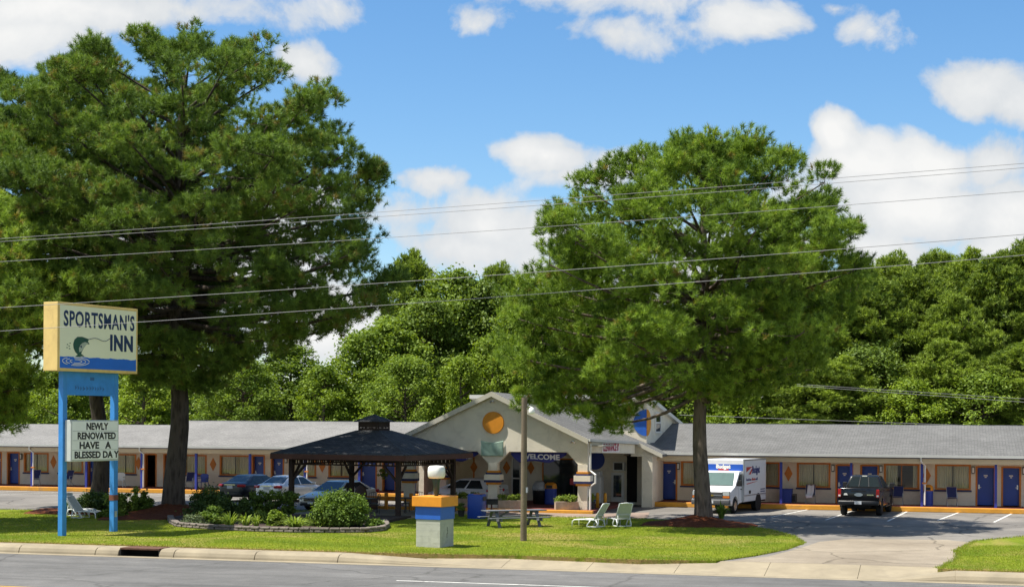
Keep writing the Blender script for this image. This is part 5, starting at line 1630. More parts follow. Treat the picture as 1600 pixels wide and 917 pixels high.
# ------------------------------------------------------------------ the motel sign
def motel_sign():
    TH = RAD(62)              # the sign recedes to the right
    cam2site = lambda a: a + YAW
    d2 = cam2site(TH)
    dx = Vector((math.cos(d2), math.sin(d2), 0)); dn = Vector((math.sin(d2), -math.cos(d2), 0))   # along the face, out of the face
    base = Vector((*gp(97, 838), 0))
    sp = 2.86
    root = thing('motel_sign', 'tall motel sign, cream fish board and white letterboard on blue posts', 'motel sign', tuple(base), d2)
    # local: x along the face, -y out of the face
    for i, x in enumerate((0, sp)):
        p = MB(); p.box(x-.115, x+.115, -.115, .115, -.2, 6.55)
        q = p.build('post', SIGNBLUE, root, bevel=.01)
        if i == 1:
            r = MB(); r.box(x-.128, x+.128, -.128, .128, 1.28, 1.50); r.build('rusty_clamp', M('rust_brown', (.17,.06,.035), .8), q)
            r = MB(); r.box(x-.08, x+.05, -.142, -.116, .62, .86); r.build('junction_box', GALV, q)
    s_ = FOCAL/(base.y*CY - base.x*SY)
    zof = lambda v: 4.5 + (655 - v)/s_
    zt, zb = zof(473.5), zof(580)
    xl0 = -.68
    L = 4.49
    th = .74
    c = MB(); c.box(xl0, xl0+L, -.36, .36, zb, zt); cab = c.build('sign_cabinet', M('sign_yellow', (.80,.58,.20), .55, var=.16, scale=1.4, dirt=.45, dirtcol=(.4,.25,.1)), root, bevel=.015)
    FACE = M('sign_cream', (.86,.86,.60), .5, var=.05, scale=.8)
    NV = M('sign_navy', (.012,.035,.105), .5, var=.08)
    WB_ = M('sign_water_blue', (.015,.15,.62), .5, var=.08)
    t = .11
    f = MB(); f.box(xl0+t, xl0+L-t, -.376, -.361, zb+t, zt-t); face = f.build('sign_face', FACE, root)
    y = -.380
    X = lambda f_: xl0 + t + (L-2*t)*f_; Z = lambda f_: zb + t + (zt-zb-2*t)*f_
    w = MB(); rnd = random.Random(3)
    top = [(X(i/40), Z(.185 - .005*math.sin(i*.9)) + rnd.uniform(-.012, .012)) for i in range(41)]
    w.prism([(X(0), Z(0)), (X(1), Z(0))] + top[::-1], 'y', y, y+.003); w.build('water', WB_, face)
    fh = zt - zb - 2*t; fw = L - 2*t
    fit_text('lettering', "SPORTSMAN'S", NV, face, X(.045), X(.975), Z(.665), Z(.93), y, bold=.026, space=1.10)
    fit_text('lettering', 'INN', NV, face, X(.645), X(.955), Z(.315), Z(.585), y, bold=.05, space=1.12)
    # leaping bass on a line
    GR, GL = M('fish_green', (.018,.085,.055), .5), M('fish_pale', (.42,.47,.36), .5)
    F = lambda pts, fx=.165, fz=.185, sc=fh*.33, sx=1.45: [(X(fx) + a*sc*sx, Z(fz) + b*sc) for a, b in pts]
    bodyo = [(.22,.12),(.10,.24),(.02,.42),(.0,.62),(.06,.84),(.2,.98),(.42,1.0),(.60,.95),(.76,.90),(.70,.80),(.78,.66),(.66,.66),(.58,.57),(.50,.44),(.43,.30),(.38,.17),(.54,.05),(.38,.04),(.28,-.02),(.10,.02)]
    m = MB(); m.prism(F(bodyo), 'y', y, y+.003); fish = m.build('fish', GR, face)
    m = MB(); m.prism(F([(.29,.24),(.27,.42),(.33,.58),(.44,.70),(.56,.75),(.72,.72),(.66,.67),(.57,.57),(.49,.44),(.40,.29)]), 'y', y-.003, y-.001); m.build('fish_belly', GL, fish)
    m = MB(); m.prism(F([(.30,.52),(.42,.44),(.40,.58)]), 'y', y-.006, y-.004); m.prism(F([(.56+.025*math.cos(a), .86+.03*math.sin(a)) for a in [2*PI*i/10 for i in range(10)]]), 'y', y-.006, y-.004); m.build('fish_marks', NV, fish)
    ln = []
    fx0 = F([(.74,.89)])[0]
    for i in range(25):
        k = i/24
        ln.append((fx0[0] + (X(.68)-fx0[0])*k, y-.004, fx0[1] + .03*fh*math.sin(k*7.5)*(.4+k) + .03*fh*k))
    m = MB(); m.tube(ln, .012, 4); m.build('fishing_line', NV, face)
    m = MB()
    for a, b, cc in ((.17,.045,1),(.125,.032,1),(.075,.018,1)):
        pts = [(X(.20)+fw*a*math.cos(q), y-.003, Z(.115)+fh*b*1.5*math.sin(q)) for q in [2*PI*i/36 for i in range(37)]]
        for k0 in (0, 13, 25): m.tube(pts[k0:k0+11], .016, 4)
    m.build('ripples', LENS, face)
    m = MB()
    for a, b in ((-.30,.55),(-.22,.48),(-.32,.40),(-.18,.62),(-.2,.36)): 
        q = F([(a,b),(a+.09,b+.02),(a+.02,b+.06)]); m.prism(q, 'y', y-.002, y)
    m.build('splash', GR, face)
    # blue panel between the posts
    m = MB(); m.box(.117, sp-.117, -.10, .02, zof(617), zb-.003); pn = m.build('blue_panel', M('panel_blue', (.04,.26,.68), .5, var=.15, dirt=.3, dirtcol=(.02,.1,.3)), root)
    rnd = random.Random(8); m = MB(); x = .55
    while x < sp-.7:
        ww = rnd.uniform(.06, .13); z0 = zof(609) + rnd.uniform(-.02,.02); m.box(x, x+ww*.35, -.104, -.101, z0, z0+.16); m.box(x+ww*.5, x+ww, -.104, -.101, z0+.04, z0+.12); x += ww + .07
    m.box(sp*.48, sp*.56, -.104, -.101, zof(593), zof(588)); m.build('faded_marks', M('faded_blue', (.03,.13,.33), .6), pn)
    # changeable letterboard, in front of the posts
    z0, z1 = zof(721), zof(656)
    lx0, lx1 = -.02, sp-.22
    m = MB(); m.box(lx0, lx1, -.44, -.12, z0, z1); lb = m.build('letterboard', M('letterboard_frame', (.55,.58,.54), .5, var=.1), root, bevel=.02)
    m = MB(); m.box(lx0+.06, lx1-.06, -.452, -.441, z0+.08, z1-.05); lf = m.build('letterboard_face', M('letterboard_white', (.88,.90,.84), .45, var=.05), lb)
    m = MB(); H4 = (z1-z0-.13)/4
    for k in range(1, 4): m.box(lx0+.07, lx1-.07, -.457, -.453, z0+.08+k*H4-.012, z0+.08+k*H4+.004)
    m.build('letter_rail', M('rail_grey', (.45,.48,.44), .5), lb)
    LB = M('letter_black', (.012,.012,.014), .5)
    rows = ['NEWLY', 'RENOVATED', 'HAVE   A', 'BLESSED DA Y']
    wfr = [.46, .80, .66, .93]
    for k, s in enumerate(rows):
        zr_ = z1 - .05 - (k+1)*H4 + .075
        tw = (lx1-lx0)*wfr[k]
        xc_ = lx0 + (lx1-lx0)*(.54, .53, .50, .535)[k]
        zb_ = z1 - .05 - (k+1)*H4 + .035
        fit_text('letters', s, LB, lf, xc_-tw/2, xc_+tw/2, zb_, zb_+H4*.76, -.456, bold=.036)
motel_sign()

# ------------------------------------------------------------------ lamp pillar by the kerb
def pillar():
    # corner edge nearest the street at (687.5, 857)
    a = RAD(-27) + YAW
    near = Vector((*gp(687.5, 857), 0))
    ux, uy = Vector((math.cos(a), math.sin(a), 0)), Vector((-math.sin(a), math.cos(a), 0))
    s = .985
    c = near - ux*s/2 + uy*s/2
    root = thing('lamp_pillar', 'square block pillar painted grey, blue and orange with a white lamp on top', 'lamp pillar', tuple(c), a)
    q = 857
    z1, z2, z3 = 1.02, 1.48, 1.84
    h = s/2
    m = MB(); m.box(-h, h, -h, h, -.1, z1); b = m.build('base', BLOCKGREY, root, bevel=.012)
    m = MB(); m.box(.22, .235, -h-.003, -h+.01, .05, .0); 
    m = MB(); 
    for zz in (.20, .42, .64, .86): m.box(-h-.002, h+.002, -h-.002, h+.002, zz-.004, zz+.004)
    m.build('mortar_line', M('mortar_grey', (.39,.40,.345), .9), b)
    m = MB()
    for k, (yy, za, zb_) in enumerate(((.02,.62,.75),(.05,.50,.63),(.0,.36,.52))): m.box(h+.001, h+.005, yy-.012, yy+.012, za, zb_)
    m.build('crack', M('dark_crack', (.06,.06,.05), .9), b)
    h2 = h*1.05
    m = MB(); m.box(-h2, h2, -h2, h2, z1, z2); m.build('blue_course', M('pillar_blue', (.016,.11,.48), .5, var=.12, dirt=.15, dirtcol=(.02,.07,.3)), root, bevel=.012)
    h3 = h*1.235
    m = MB(); m.box(-h3, h3, -h3, h3, z2, z3); m.build('orange_cap', ORANGE, root, bevel=.015)
    lx = .05
    m = MB(); m.lathe([(.075,z3),(.075,z3+.05),(.10,z3+.1),(.12,z3+.45),(.15,z3+.58),(.15,z3+.62)], 14, (lx,0,0)); m.build('lamp_stem', M('dark_green_metal', (.02,.045,.035), .45), root, smooth=True)
    m = MB(); m.lathe([(.12,z3+.62),(.24,z3+.635),(.275,z3+.70),(.285,z3+.88),(.27,z3+1.02),(.22,z3+1.075),(.02,z3+1.09)], 28, (lx,0,0), sq=.45)
    m.build('lamp_globe', M('opal_globe', (.80,.79,.72), .25, 0, .5, var=.04), root, smooth=True)
pillar()

# ------------------------------------------------------------------ short wooden utility pole
pp = gp(818, 846)
up = thing('utility_pole', 'short weathered wooden pole with small lamp, standing on the lawn', 'utility pole', (*pp, 0))
mb = MB(); mb.cyl((0,0,-.3), (0,0,5.42), .125, .105, 16); mb.build('pole', POLEWOOD, up, smooth=False)
mb = MB(); mb.tube([(.09,-.02,5.0),(.2,-.04,5.1),(.30,-.05,5.06)], .02, 6); mb.build('lamp_arm', GALV, up)
mb = MB(); mb.lathe([(.03,5.06),(.09,5.02),(.12,4.92),(.11,4.84),(.09,4.80)], 14, (.30,-.05,0)); mb.build('lamp_head', LENS, up, smooth=True)
mb = MB(); mb.box(.10,.16,-.08,.04,1.85,2.05); mb.build('switch_box', GALV, up)

# ------------------------------------------------------------------ overhead wires along the road
WIRE = M('aluminium_wire', (.24,.24,.24), .6, .2, var=.05)
def wire(label, pts, Y, r, name='power_line', Yend=None):
    us = np.array([p[0] for p in pts]); vs = np.array([p[1] for p in pts])
    co = np.polyfit(us, vs, 2)
    P = []
    for u in np.linspace(-350, 2000, 60):
        yy = Y if Yend is None else Y + (Yend-Y)*(u+350)/2350
        X, Z = pY(u, np.polyval(co, u), yy)
        P.append((X, yy, Z))
    mb = MB(); mb.tube(P, r, 5)
    o = mb.build(name, WIRE, smooth=True)
    prop(o, label, 'power line', 'overhead wires along the road')
wire('topmost of the overhead wires crossing the whole scene', [(0,373),(680,326),(760,319),(1380,272),(1600,256)], 47.5, .0075)
wire('second overhead wire, paired just under the topmost', [(0,377.5),(680,333),(760,327),(1380,279),(1600,263)], 47.9, .0075)
wire('single overhead wire midway, below the top pair', [(0,409),(680,366),(760,361.4),(1380,316),(1600,299)], 47.2, .0075)
wire('overhead wire touching the top of the motel sign board', [(0,480.6),(680,437),(760,431),(1380,383),(1600,367)], 47.4, .009)
wire('lowest overhead wire, crossing the motel sign lettering', [(0,517),(680,472),(760,465.5),(1380,415),(1600,400)], 47.6, .009)
def span(label, a, b, Y, r=.012, sag=.25):
    P = []
    for i in range(17):
        k = i/16; u, v = a[0]+(b[0]-a[0])*k, a[1]+(b[1]-a[1])*k
        X, Z = pY(u, v, Y); P.append((X, Y, Z - sag*math.sin(PI*k)*0))
    mb = MB(); mb.tube(P, r, 5)
    prop(mb.build('power_line', WIRE), label, 'power line', 'service wires behind the motel')
span('service wire just above the dark right roof ridge, running from the upper storey', (1062,648), (1720,672), 97.5)
span('upper service wire before the wood above the right wing', (1245,600), (1740,632), 100.5)
span('lower service wire before the wood above the right wing', (1245,602.5), (1740,638), 100.2)

# ------------------------------------------------------------------ gazebo
def gazebo():
    fr = Vector((*gp(622, 811), 0))
    aL, aR = PI - RAD(24) + YAW, RAD(66) + YAW
    L = 5.72
    lf = fr + Vector((math.cos(aL), math.sin(aL), 0))*L
    rt = fr + Vector((math.cos(aR), math.sin(aR), 0))*L
    c = (lf + rt)/2
    root = thing('gazebo', 'brown timber gazebo with charcoal shingled pyramid roof and cupola', 'gazebo', tuple(c), -RAD(24)+YAW)
    h = L/2
    m = MB(); m.box(-h-.5, h+.5, -h-.5, h+.5, -.1, .075); m.build('floor_slab', CONCRETE, root, bevel=.02)
    ze = 2.78
    corners = [(-h,-h),(h,-h),(h,h),(-h,h)]
    for x, y in corners:
        m = MB(); m.box(x-.105, x+.105, y-.105, y+.105, .076, ze); p = m.build('post', TIMBER, root, bevel=.012)
        b = MB()
        for dx, dy in ((-math.copysign(1, x), 0), (0, -math.copysign(1, y))):
            b.bar((x+dx*.1, y+dy*.1, 1.75), (x+dx*.75, y+dy*.75, 2.42), .09, .10)
        b.build('brace', TIMBER, p)
    m = MB()
    for i in range(4):
        a, b = corners[i], corners[(i+1) % 4]
        d = Vector((b[0]-a[0], b[1]-a[1], 0)).normalized()
        a_, b_ = Vector((*a, 0)) + d*.106, Vector((*b, 0)) - d*.106
        for z, hh in ((ze-.07, .14), (2.45, .07)): m.bar(a_+Vector((0,0,z)), b_+Vector((0,0,z)), .09, hh)
        n = 26; Ln = (b_-a_).length
        for k in range(1, n):
            q = a_ + d*Ln*k/n
            m.bar(q+Vector((0,0,2.485)), q+Vector((0,0,ze-.14)), .045, .045, (1,0,0))
    m.build('frieze_rail', TIMBER, root)
    R = h + .72; zt = 4.06
    m = MB(); r2 = .62
    zo, zi = 2.98, zt
    vs = [(-R,-R,zo),(R,-R,zo),(R,R,zo),(-R,R,zo),(-r2,-r2,zi),(r2,-r2,zi),(r2,r2,zi),(-r2,r2,zi)]
    vs += [(x,y,z-.09) for x,y,z in vs]
    m.add(vs, [(i,(i+1)%4,4+(i+1)%4,4+i) for i in range(4)] + [(8+i,12+i,12+(i+1)%4,8+(i+1)%4) for i in range(4)] + [(i,8+i,8+(i+1)%4,(i+1)%4) for i in range(4)] + [(4+i,4+(i+1)%4,12+(i+1)%4,12+i) for i in range(4)])
    m.build('roof', SHINGLE_DARK, root)
    m = MB()
    for i in range(4):
        a = Vector(vs[i]); b = Vector(vs[(i+1) % 4])
        m.bar(a+Vector((0,0,-.16)), b+Vector((0,0,-.16)), .05, .24)
    m.build('fascia_board', FASCIAWOOD, root)
    m = MB()
    for z in (zt+.05, zt+.37): 
        for s in (-1, 1):
            m.box(-.56, .56, s*.50, s*.56, z-.07, z+.07); m.box(s*.50, s*.56, -.50, .50, z-.07, z+.07)
    for x in (-.53, -.18, .18, .53):
        for s in (-1, 1):
            m.box(x-.035, x+.035, s*.51, s*.55, zt-.05, zt+.45); m.box(s*.51, s*.55, x-.035, x+.035, zt-.05, zt+.45)
    m.box(-.56,.56,-.56,.56,zt+.13,zt+.30)
    cu = m.build('cupola', TIMBER, root)
    m = MB(); r = .72
    m.add([(-r,-r,zt+.44),(r,-r,zt+.44),(r,r,zt+.44),(-r,r,zt+.44),(0,0,zt+.78),(-r,-r,zt+.40),(r,-r,zt+.40),(r,r,zt+.40),(-r,r,zt+.40)], [(0,1,4),(1,2,4),(2,3,4),(3,0,4),(8,7,6,5),(0,5,6,1),(1,6,7,2),(2,7,8,3),(3,8,5,0)])
    m.build('cupola_roof', SHINGLE_DARK, cu)
    m = MB(); m.box(-.62,.62,-.06,.06,2.52,2.60); m.cyl((-.4,0,2.6),(-.4,0,3.1),.01,n=5); m.cyl((.4,0,2.6),(.4,0,3.1),.01,n=5); lt = m.build('strip_light', LENS, root)
    lt.location = (-1.2, .4, .06)
    return root, c
GZ, GZC = gazebo()
GM = Matrix.Translation(GZC) @ Matrix.Rotation(-RAD(24)+YAW, 4, 'Z')

def dining_table(x, y, label):
    p = GM @ Vector((x, y, .076))
    t = thing('patio_table', label, 'table', tuple(p), .4, 'tables under the gazebo')
    m = MB(); m.cyl((0,0,.70), (0,0,.735), .58, n=28); m.build('tabletop', DARKMETAL, t)
    for k in range(4):
        a = PI/4 + k*PI/2
        m = MB(); m.tube([(.48*math.cos(a), .48*math.sin(a), 0), (.40*math.cos(a), .40*math.sin(a), .4), (.46*math.cos(a), .46*math.sin(a), .70)], .018, 6); m.build('leg', DARKMETAL, t)
    return t
def patio_chair(p, rz, label, first=[None]):
    if first[0] is not None: return dup(first[0], p, rz, label)
    t = thing('patio_chair', label, 'chair', p, rz, 'black chairs under the gazebo')
    first[0] = t
    m = MB(); m.box(-.22,.22,-.22,.22,.43,.46); m.build('seat', DARKMETAL, t, bevel=.01)
    m = MB(); m.tube([(-.22,.22,.46),(-.22,.27,.92),(0,.29,.98),(.22,.27,.92),(.22,.22,.46)], .016, 6)
    for x in (-.11, 0, .11): m.tube([(x,.22,.46),(x,.28,.95)], .010, 5)
    m.build('backrest', DARKMETAL, t)
    for x in (-.2, .2):
        for y in (-.2, .2):
            m = MB(); m.tube([(x, y, .44), (x*1.1, y*1.1, 0)], .014, 6); m.build('leg', DARKMETAL, t)
    return t
dining_table(-.2, -.6, 'round dark metal table under the gazebo, nearer the round bush')
dining_table(1.6, .9, 'round dark metal table under the gazebo, nearer the lamp pillar')
for (x, y, r, l) in ((-.9,-.7,1.4,'black metal chair under the gazebo close to the round bush'), (.5,-.9,-1.2,'black metal chair by the front gazebo post'), (-.2,.3,0,'black metal chair behind the left gazebo table'),
                     (1.0,1.2,1.3,'black metal chair between the two gazebo tables'), (2.3,.5,-1.5,'black metal chair at the right gazebo table facing the lamp pillar'), (1.6,1.75,.1,'black metal chair behind the right gazebo table')):
    p = GM @ Vector((x, y, .076)); patio_chair(tuple(p), r + YAW, l)
# brown high-backed armchair at the edge of the gazebo
p = gp(572, 800)
ac = thing('armchair', 'brown rounded high-back armchair by the back gazebo post', 'armchair', (*p, 0), PI*.85)
WICK = M('brown_wicker', (.09,.045,.03), .8, var=.35, scale=14, bmp=.5)
m = MB(); m.box(-.38,.38,-.35,.35,.15,.48); m.build('seat', WICK, ac, bevel=.06, smooth=True)
m = MB(); m.prism([(-.42,.3),(-.42,1.0),(-.3,1.25),(-.1,1.34),(.1,1.34),(.3,1.25),(.42,1.0),(.42,.3)], 'y', .30, .42); m.build('backrest', WICK, ac, bevel=.05, smooth=True)
for s in (-1, 1):
    m = MB(); m.box(s*.38, s*.48, -.35, .32, .15, .70); m.build('armrest', WICK, ac, bevel=.04, smooth=True)
# orange rail behind the gazebo
a, b = gp(566, 796), gp(648, 799)
rl = thing('orange_rail', 'low orange wooden barrier rail between gazebo and motel', 'barrier', (a[0], a[1], 0), math.atan2(b[1]-a[1], b[0]-a[0]))
Lr = math.hypot(b[0]-a[0], b[1]-a[1])
m = MB(); m.box(0, Lr, -.05, .05, .50, .72); m.build('rail', ORANGE, rl, bevel=.01)
for k in (.06, .48, .95):
    m = MB(); m.box(Lr*k-.09, Lr*k+.09, -.14, -.052, 0, .92); m.build('post', ORANGE, rl, bevel=.01)
# ------------------------------------------------------------------ lawn furniture
def lounger(name, label, loc, rz, back=58, first={}, tilt=0.0):
    "sling lounger, feet towards -x, head at +x"
    t = thing(name, label, 'lounge chair', (*loc, 0) if len(loc) == 2 else loc, rz, 'white loungers on the lawn')
    L, w, z = 1.25, .31, .33
    f = MB()
    for s in (-1, 1):
        f.tube([(-L*.52, s*w, 0), (-L*.50, s*w, z*.8), (-L*.42, s*w, z), (-.1, s*w, z+.02), (.52, s*w, z)], .028, 8)
        f.tube([(.05, s*w*1.03, 0), (.10, s*w*1.03, z*.45), (.25, s*w*1.03, z)], .028, 8)
        f.tube([(.60, s*w*1.03, 0), (.60, s*w*1.03, z*.5), (.50, s*w*1.03, z)], .026, 8)
        f.tube([(.05, s*w*1.03, .05), (.6, s*w*1.03, .05)], .022, 6)
    f.tube([(.60, -w, .05), (.60, w, .05)], .022, 6); f.tube([(-L*.45, -w, z-.01), (-L*.45, w, z-.01)], .026, 6)
    f.build('frame', PLASTICWHITE, t, smooth=True)
    m = MB(); m.box(-L*.45, .40, -w+.02, w-.02, z+.005, z+.022); m.build('seat', SLING, t)
    a = RAD(back); d = Vector((math.cos(a), 0, math.sin(a))); n = Vector((-math.sin(a), 0, math.cos(a))); o = Vector((.40, 0, z+.02)); H = .80
    b = MB()
    for s in (-1, 1): b.tube([o + Vector((0, s*w, 0)), o + d*H*.6 + Vector((0, s*w, 0)), o + d*H + Vector((0, s*w*.98, 0))], .026, 8)
    b.tube([o + d*H + Vector((0,-w,0)), o + d*(H+.03), o + d*H + Vector((0,w,0))], .03, 8)
    for k in (.0,): b.tube([o + d*H*.3 + Vector((0,-w,0)) + n*-.03, o + d*H*.3 + Vector((0,w,0)) + n*-.03], .016, 6)
    for s in (-1, 1): b.tube([o + d*H*.35 + Vector((0,s*w*.9,0)), (.62, s*w*.9, .22), (.50, s*w*.9, .12)], .016, 6)
    bk = b.build('backrest', PLASTICWHITE, t, smooth=True)
    sl = MB(); P = [o + d*.02, o + d*(H-.01)]
    sl.add([P[0]+Vector((0,-w+.02,0)), P[0]+Vector((0,w-.02,0)), P[1]+Vector((0,w-.02,0)), P[1]+Vector((0,-w+.02,0)), P[0]+Vector((0,-w+.02,0))+n*.012, P[0]+Vector((0,w-.02,0))+n*.012, P[1]+Vector((0,w-.02,0))+n*.012, P[1]+Vector((0,-w+.02,0))+n*.012],
           [(3,2,1,0),(4,5,6,7),(0,1,5,4),(1,2,6,5),(2,3,7,6),(3,0,4,7)])
    sl.build('sling', SLING, bk)
    return t
c1 = gp(920, 823.5); lounger('lounger', 'white lounger in side view, feet pointing left, between picnic table and broad pine', c1, YAW + RAD(-30) + 0)
c2 = gp(967, 822); lounger('lounger', 'white lounger seen from behind its raised backrest, right of its twin', c2, YAW + RAD(-72))
# the two tipped loungers by the sign
c3 = gp(136, 810)
lounger('lounger', 'front one of two white loungers standing by the sign posts, backrest raised', (c3[0], c3[1]), YAW + PI - RAD(18), 52)
c4 = gp(128, 806.5)
lounger('lounger', 'rear one of two white loungers standing by the sign posts', (c4[0], c4[1]), YAW + PI - RAD(22), 60)

# picnic table
def picnic():
    c = gp(803, 823.5)
    t = thing('picnic_table', 'weathered grey wooden picnic table with attached benches, behind the short pole', 'picnic table', (*c, 0), YAW + RAD(24))
    L = 2.75
    m = MB()
    for k in range(5): m.box(-L/2, L/2, -.37+k*.15, -.37+k*.15+.138, .71, .75)
    m.build('tabletop', GREYWOOD, t)
    for s in (-1, 1):
        m = MB()
        for k in range(2): m.box(-L/2, L/2, s*.62-.14+k*.142, s*.62-.14+k*.142+.135, .42, .458)
        m.build('bench', GREYWOOD, t)
    for x in (-L*.34, L*.34):
        m = MB()
        m.bar((x,-.66,0), (x,-.22,.71), .045, .13, (1,0,0)); m.bar((x,.66,0), (x,.22,.71), .045, .13, (1,0,0))
        m.bar((x+.046,-.76,.36), (x+.046,.76,.36), .04, .12); m.bar((x+.046,-.36,.66), (x+.046,.36,.66), .04, .09)
        m.build('leg', GREYWOOD, t)
    m = MB()
    for s in (-1, 1): m.bar((s*L*.32,0,.36), (s*.25,0,.70), .04, .08)
    m.build('brace', GREYWOOD, t)
picnic()

# blue litter bin with openings
def litter_bin():
    c = gp(745, 810.5)
    t = thing('litter_bin', 'tall blue litter bin with dark side opening, left of the picnic table', 'litter bin', (*c, 0), YAW + RAD(-18))
    m = MB(); m.lathe([(.36,0),(.385,.05),(.385,1.10),(.37,1.15),(.31,1.17)], 32, sq=.6); m.build('body', M('bin_blue', (.012,.055,.34), .4, var=.12), t, smooth=True)
    m = MB(); m.box(-.05,.34,-.36,.20,1.165,1.185); m.build('lid', M('bin_lid', (.45,.19,.04), .6, var=.2), t)
    m = MB(); m.box(.375,.392,-.22,.24,.86,1.05); m.build('opening', BLACK, t)
litter_bin()
g = gp(768, 808)
gr = thing('park_grill', 'black steel park grill on a single post behind the picnic table', 'grill', (*g, 0), YAW)
m = MB(); m.cyl((0,0,-.1),(0,0,.62),.04,n=10); m.build('post', M('rust_post', (.16,.05,.04), .8), gr)
m = MB(); m.box(-.30,.30,-.22,.22,.62,.65); m.box(-.30,-.28,-.22,.22,.65,.86); m.box(.28,.30,-.22,.22,.65,.86); m.box(-.28,.28,.20,.22,.65,.86); m.box(-.28,.28,-.22,-.20,.65,.80); m.build('firebox', DARKMETAL, gr)
m = MB()
for k in range(9): m.bar((-.26+k*.065,-.22,.87), (-.26+k*.065,.22,.87), .014, .014)
m.build('grate', DARKMETAL, gr)

def potted(name, label, loc, z0, r, h, seed, mat, cat='potted plant'):
    t = thing(name, label, cat, (loc[0], loc[1], z0))
    m = MB(); m.lathe([(r*.7,0),(r,h),(r*1.08,h),(r*1.08,h+.04),(r*.92,h+.04),(r*.88,h-.03),(.01,h-.03)], 18); m.build('pot', TERRACOTTA, t, smooth=False)
    rng = np.random.default_rng(seed); n = 14
    C = rng.normal(0, 1, (n, 3))*np.array([r*.55, r*.55, .07]) + np.array([0, 0, h+.16]); RR = rng.uniform(.07, .13, n)
    v, var = clump_leaves(rng, C, RR, 60, .035, np.clip(rng.beta(2,2,n), 0, 1))
    numpy_mesh('foliage', v, 4, mat, t, var)
potted('potted_plant', 'plant in a black pot between lamp pillar and blue litter bin', gp(720.5, 808), .0, .17, .30, 51, BUSH)
potted('potted_plant', 'plant in a dark pot beside the right porch column', gp(924, 795, .15), .15, .19, .34, 52, LILY)

def planter(label, u0, u1, v, seed):
    a, b = Vector((*gp(u0, v, .15), .15)), Vector((*gp(u1, v, .15), .15))
    c = (a+b)/2; L = (b-a).length
    t = thing('stone_planter', label, 'planter', tuple(c), math.atan2((b-a).y, (b-a).x), 'stone planters before the porch')
    m = MB(); h = .42; w = .24
    m.box(-L/2, L/2, -w, -w+.07, 0, h); m.box(-L/2, L/2, w-.07, w, 0, h); m.box(-L/2, -L/2+.07, -w+.07, w-.07, 0, h); m.box(L/2-.07, L/2, -w+.07, w-.07, 0, h); m.box(-L/2+.07, L/2-.07, -w+.07, w-.07, 0, h-.06)
    m.build('trough', PLANTERSTONE, t, bevel=.02)
    rng = np.random.default_rng(seed); n = 34
    C = np.stack([rng.uniform(-L/2+.05, L/2-.05, n), rng.normal(-.02, .12, n), rng.uniform(h, h+.24, n)], 1); RR = rng.uniform(.08, .15, n)
    v_, var = clump_leaves(rng, C, RR, 70, .035, np.clip(rng.beta(2,2,n)*.9, 0, 1))
    numpy_mesh('foliage', v_, 4, LILY, t, var)
planter('rough stone trough of green plants just right of the middle porch column', 778, 812.5, 794, 61)
planter('rough stone trough of green plants against the right porch column', 867, 903, 796, 62)
planter('rough stone trough of plants by the white hatchback, left of the middle column', 700, 750, 790.5, 63)

# bollards
def bollard(u, v, label):
    c = gp(u, v)
    t = thing('bollard', label, 'bollard', (*c, 0), 0, 'yellow bollards by the porch')
    m = MB(); m.lathe([(.085,-.1),(.085,.82),(.075,.88),(.04,.91),(.001,.915)], 16); m.build('post', M('bollard_yellow', (.70,.33,.02), .55, var=.15, dirt=.2), t, smooth=True)
    m = MB(); m.lathe([(.13,0),(.13,.02),(.09,.03)], 16); m.build('foot', CONCRETE, t)
bollard(933.5, 797, 'yellow steel bollard nearer the right porch column'); bollard(945.5, 797.5, 'yellow steel bollard nearer the glazed side door')

# things standing in the porch
def pY_floor(u, Y): return XY(u, Y), Y
x0, x1 = XY(921, 84.5), XY(941, 84.5)
im = thing('ice_machine', 'white upright ice machine with rounded side in the porch shade', 'ice machine', ((x0+x1)/2, 84.6, .15))
hw = (x1-x0)/2
m = MB(); m.box(-hw, hw, -.4, .4, 0, 1.45); m.build('cabinet', M('machine_white', (.60,.60,.57), .4, var=.06), im, bevel=.04)
m = MB(); m.box(-hw+.08, hw-.15, -.415, -.402, .12, .42); m.build('blue_label', BLUE, im)
m = MB(); m.box(-hw+.05, hw-.05, -.36, .3, 1.45, 1.72); m.build('top_box', MATS['machine_white'], im, bevel=.03)
p = (XY(843, 82.5), 82.5)
tb = thing('rubbish_bin', 'dark rubbish bin with clear liner in the porch, between door and blue bin', 'rubbish bin', (*p, .15))
m = MB(); m.lathe([(.30,0),(.36,.75),(.37,.80),(.33,.80)], 20); m.build('body', BLACK, tb, smooth=True)
m = MB(); m.lathe([(.35,.70),(.39,.80),(.36,.95),(.30,1.10),(.20,1.22),(.05,1.20)], 14); m.build('liner', M('clear_liner', (.34,.36,.37), .3, var=.3, scale=6), tb, smooth=True)
def hooded_bin(label, loc, z0, r, h):
    t = thing('waste_bin', label, 'waste bin', (*loc, z0), 0, 'blue waste bins with orange hoods')
    m = MB(); m.lathe([(r*.95,0),(r,.05),(r,h*.72)], 20, sq=.3); m.build('body', BLUE, t, smooth=False)
    m = MB(); m.lathe([(r*1.04,h*.72),(r*1.04,h*.8),(r*.9,h*.93),(r*.5,h),(.001,h*1.01)], 20, sq=.3); hd = m.build('hood', ORANGE, t, smooth=False)
    m = MB(); m.box(-r*.5, r*.5, -r*1.06, -r*.8, h*.74, h*.88); m.build('flap', BLACK, hd)
hooded_bin('blue waste bin with orange hood inside the porch', (XY(861, 82.6), 82.6), .15, .32, 1.15)
hooded_bin('blue waste bin with orange hood beside the white downspout of the right wing', (XY(1450.5, 86.6), 86.6), FZ, .27, 1.10)
pb = (XY(897, 83.5), 83.5)
fe = thing('red_box', 'red box on a post in the porch shade beside the right column', 'box', (*pb, .15))
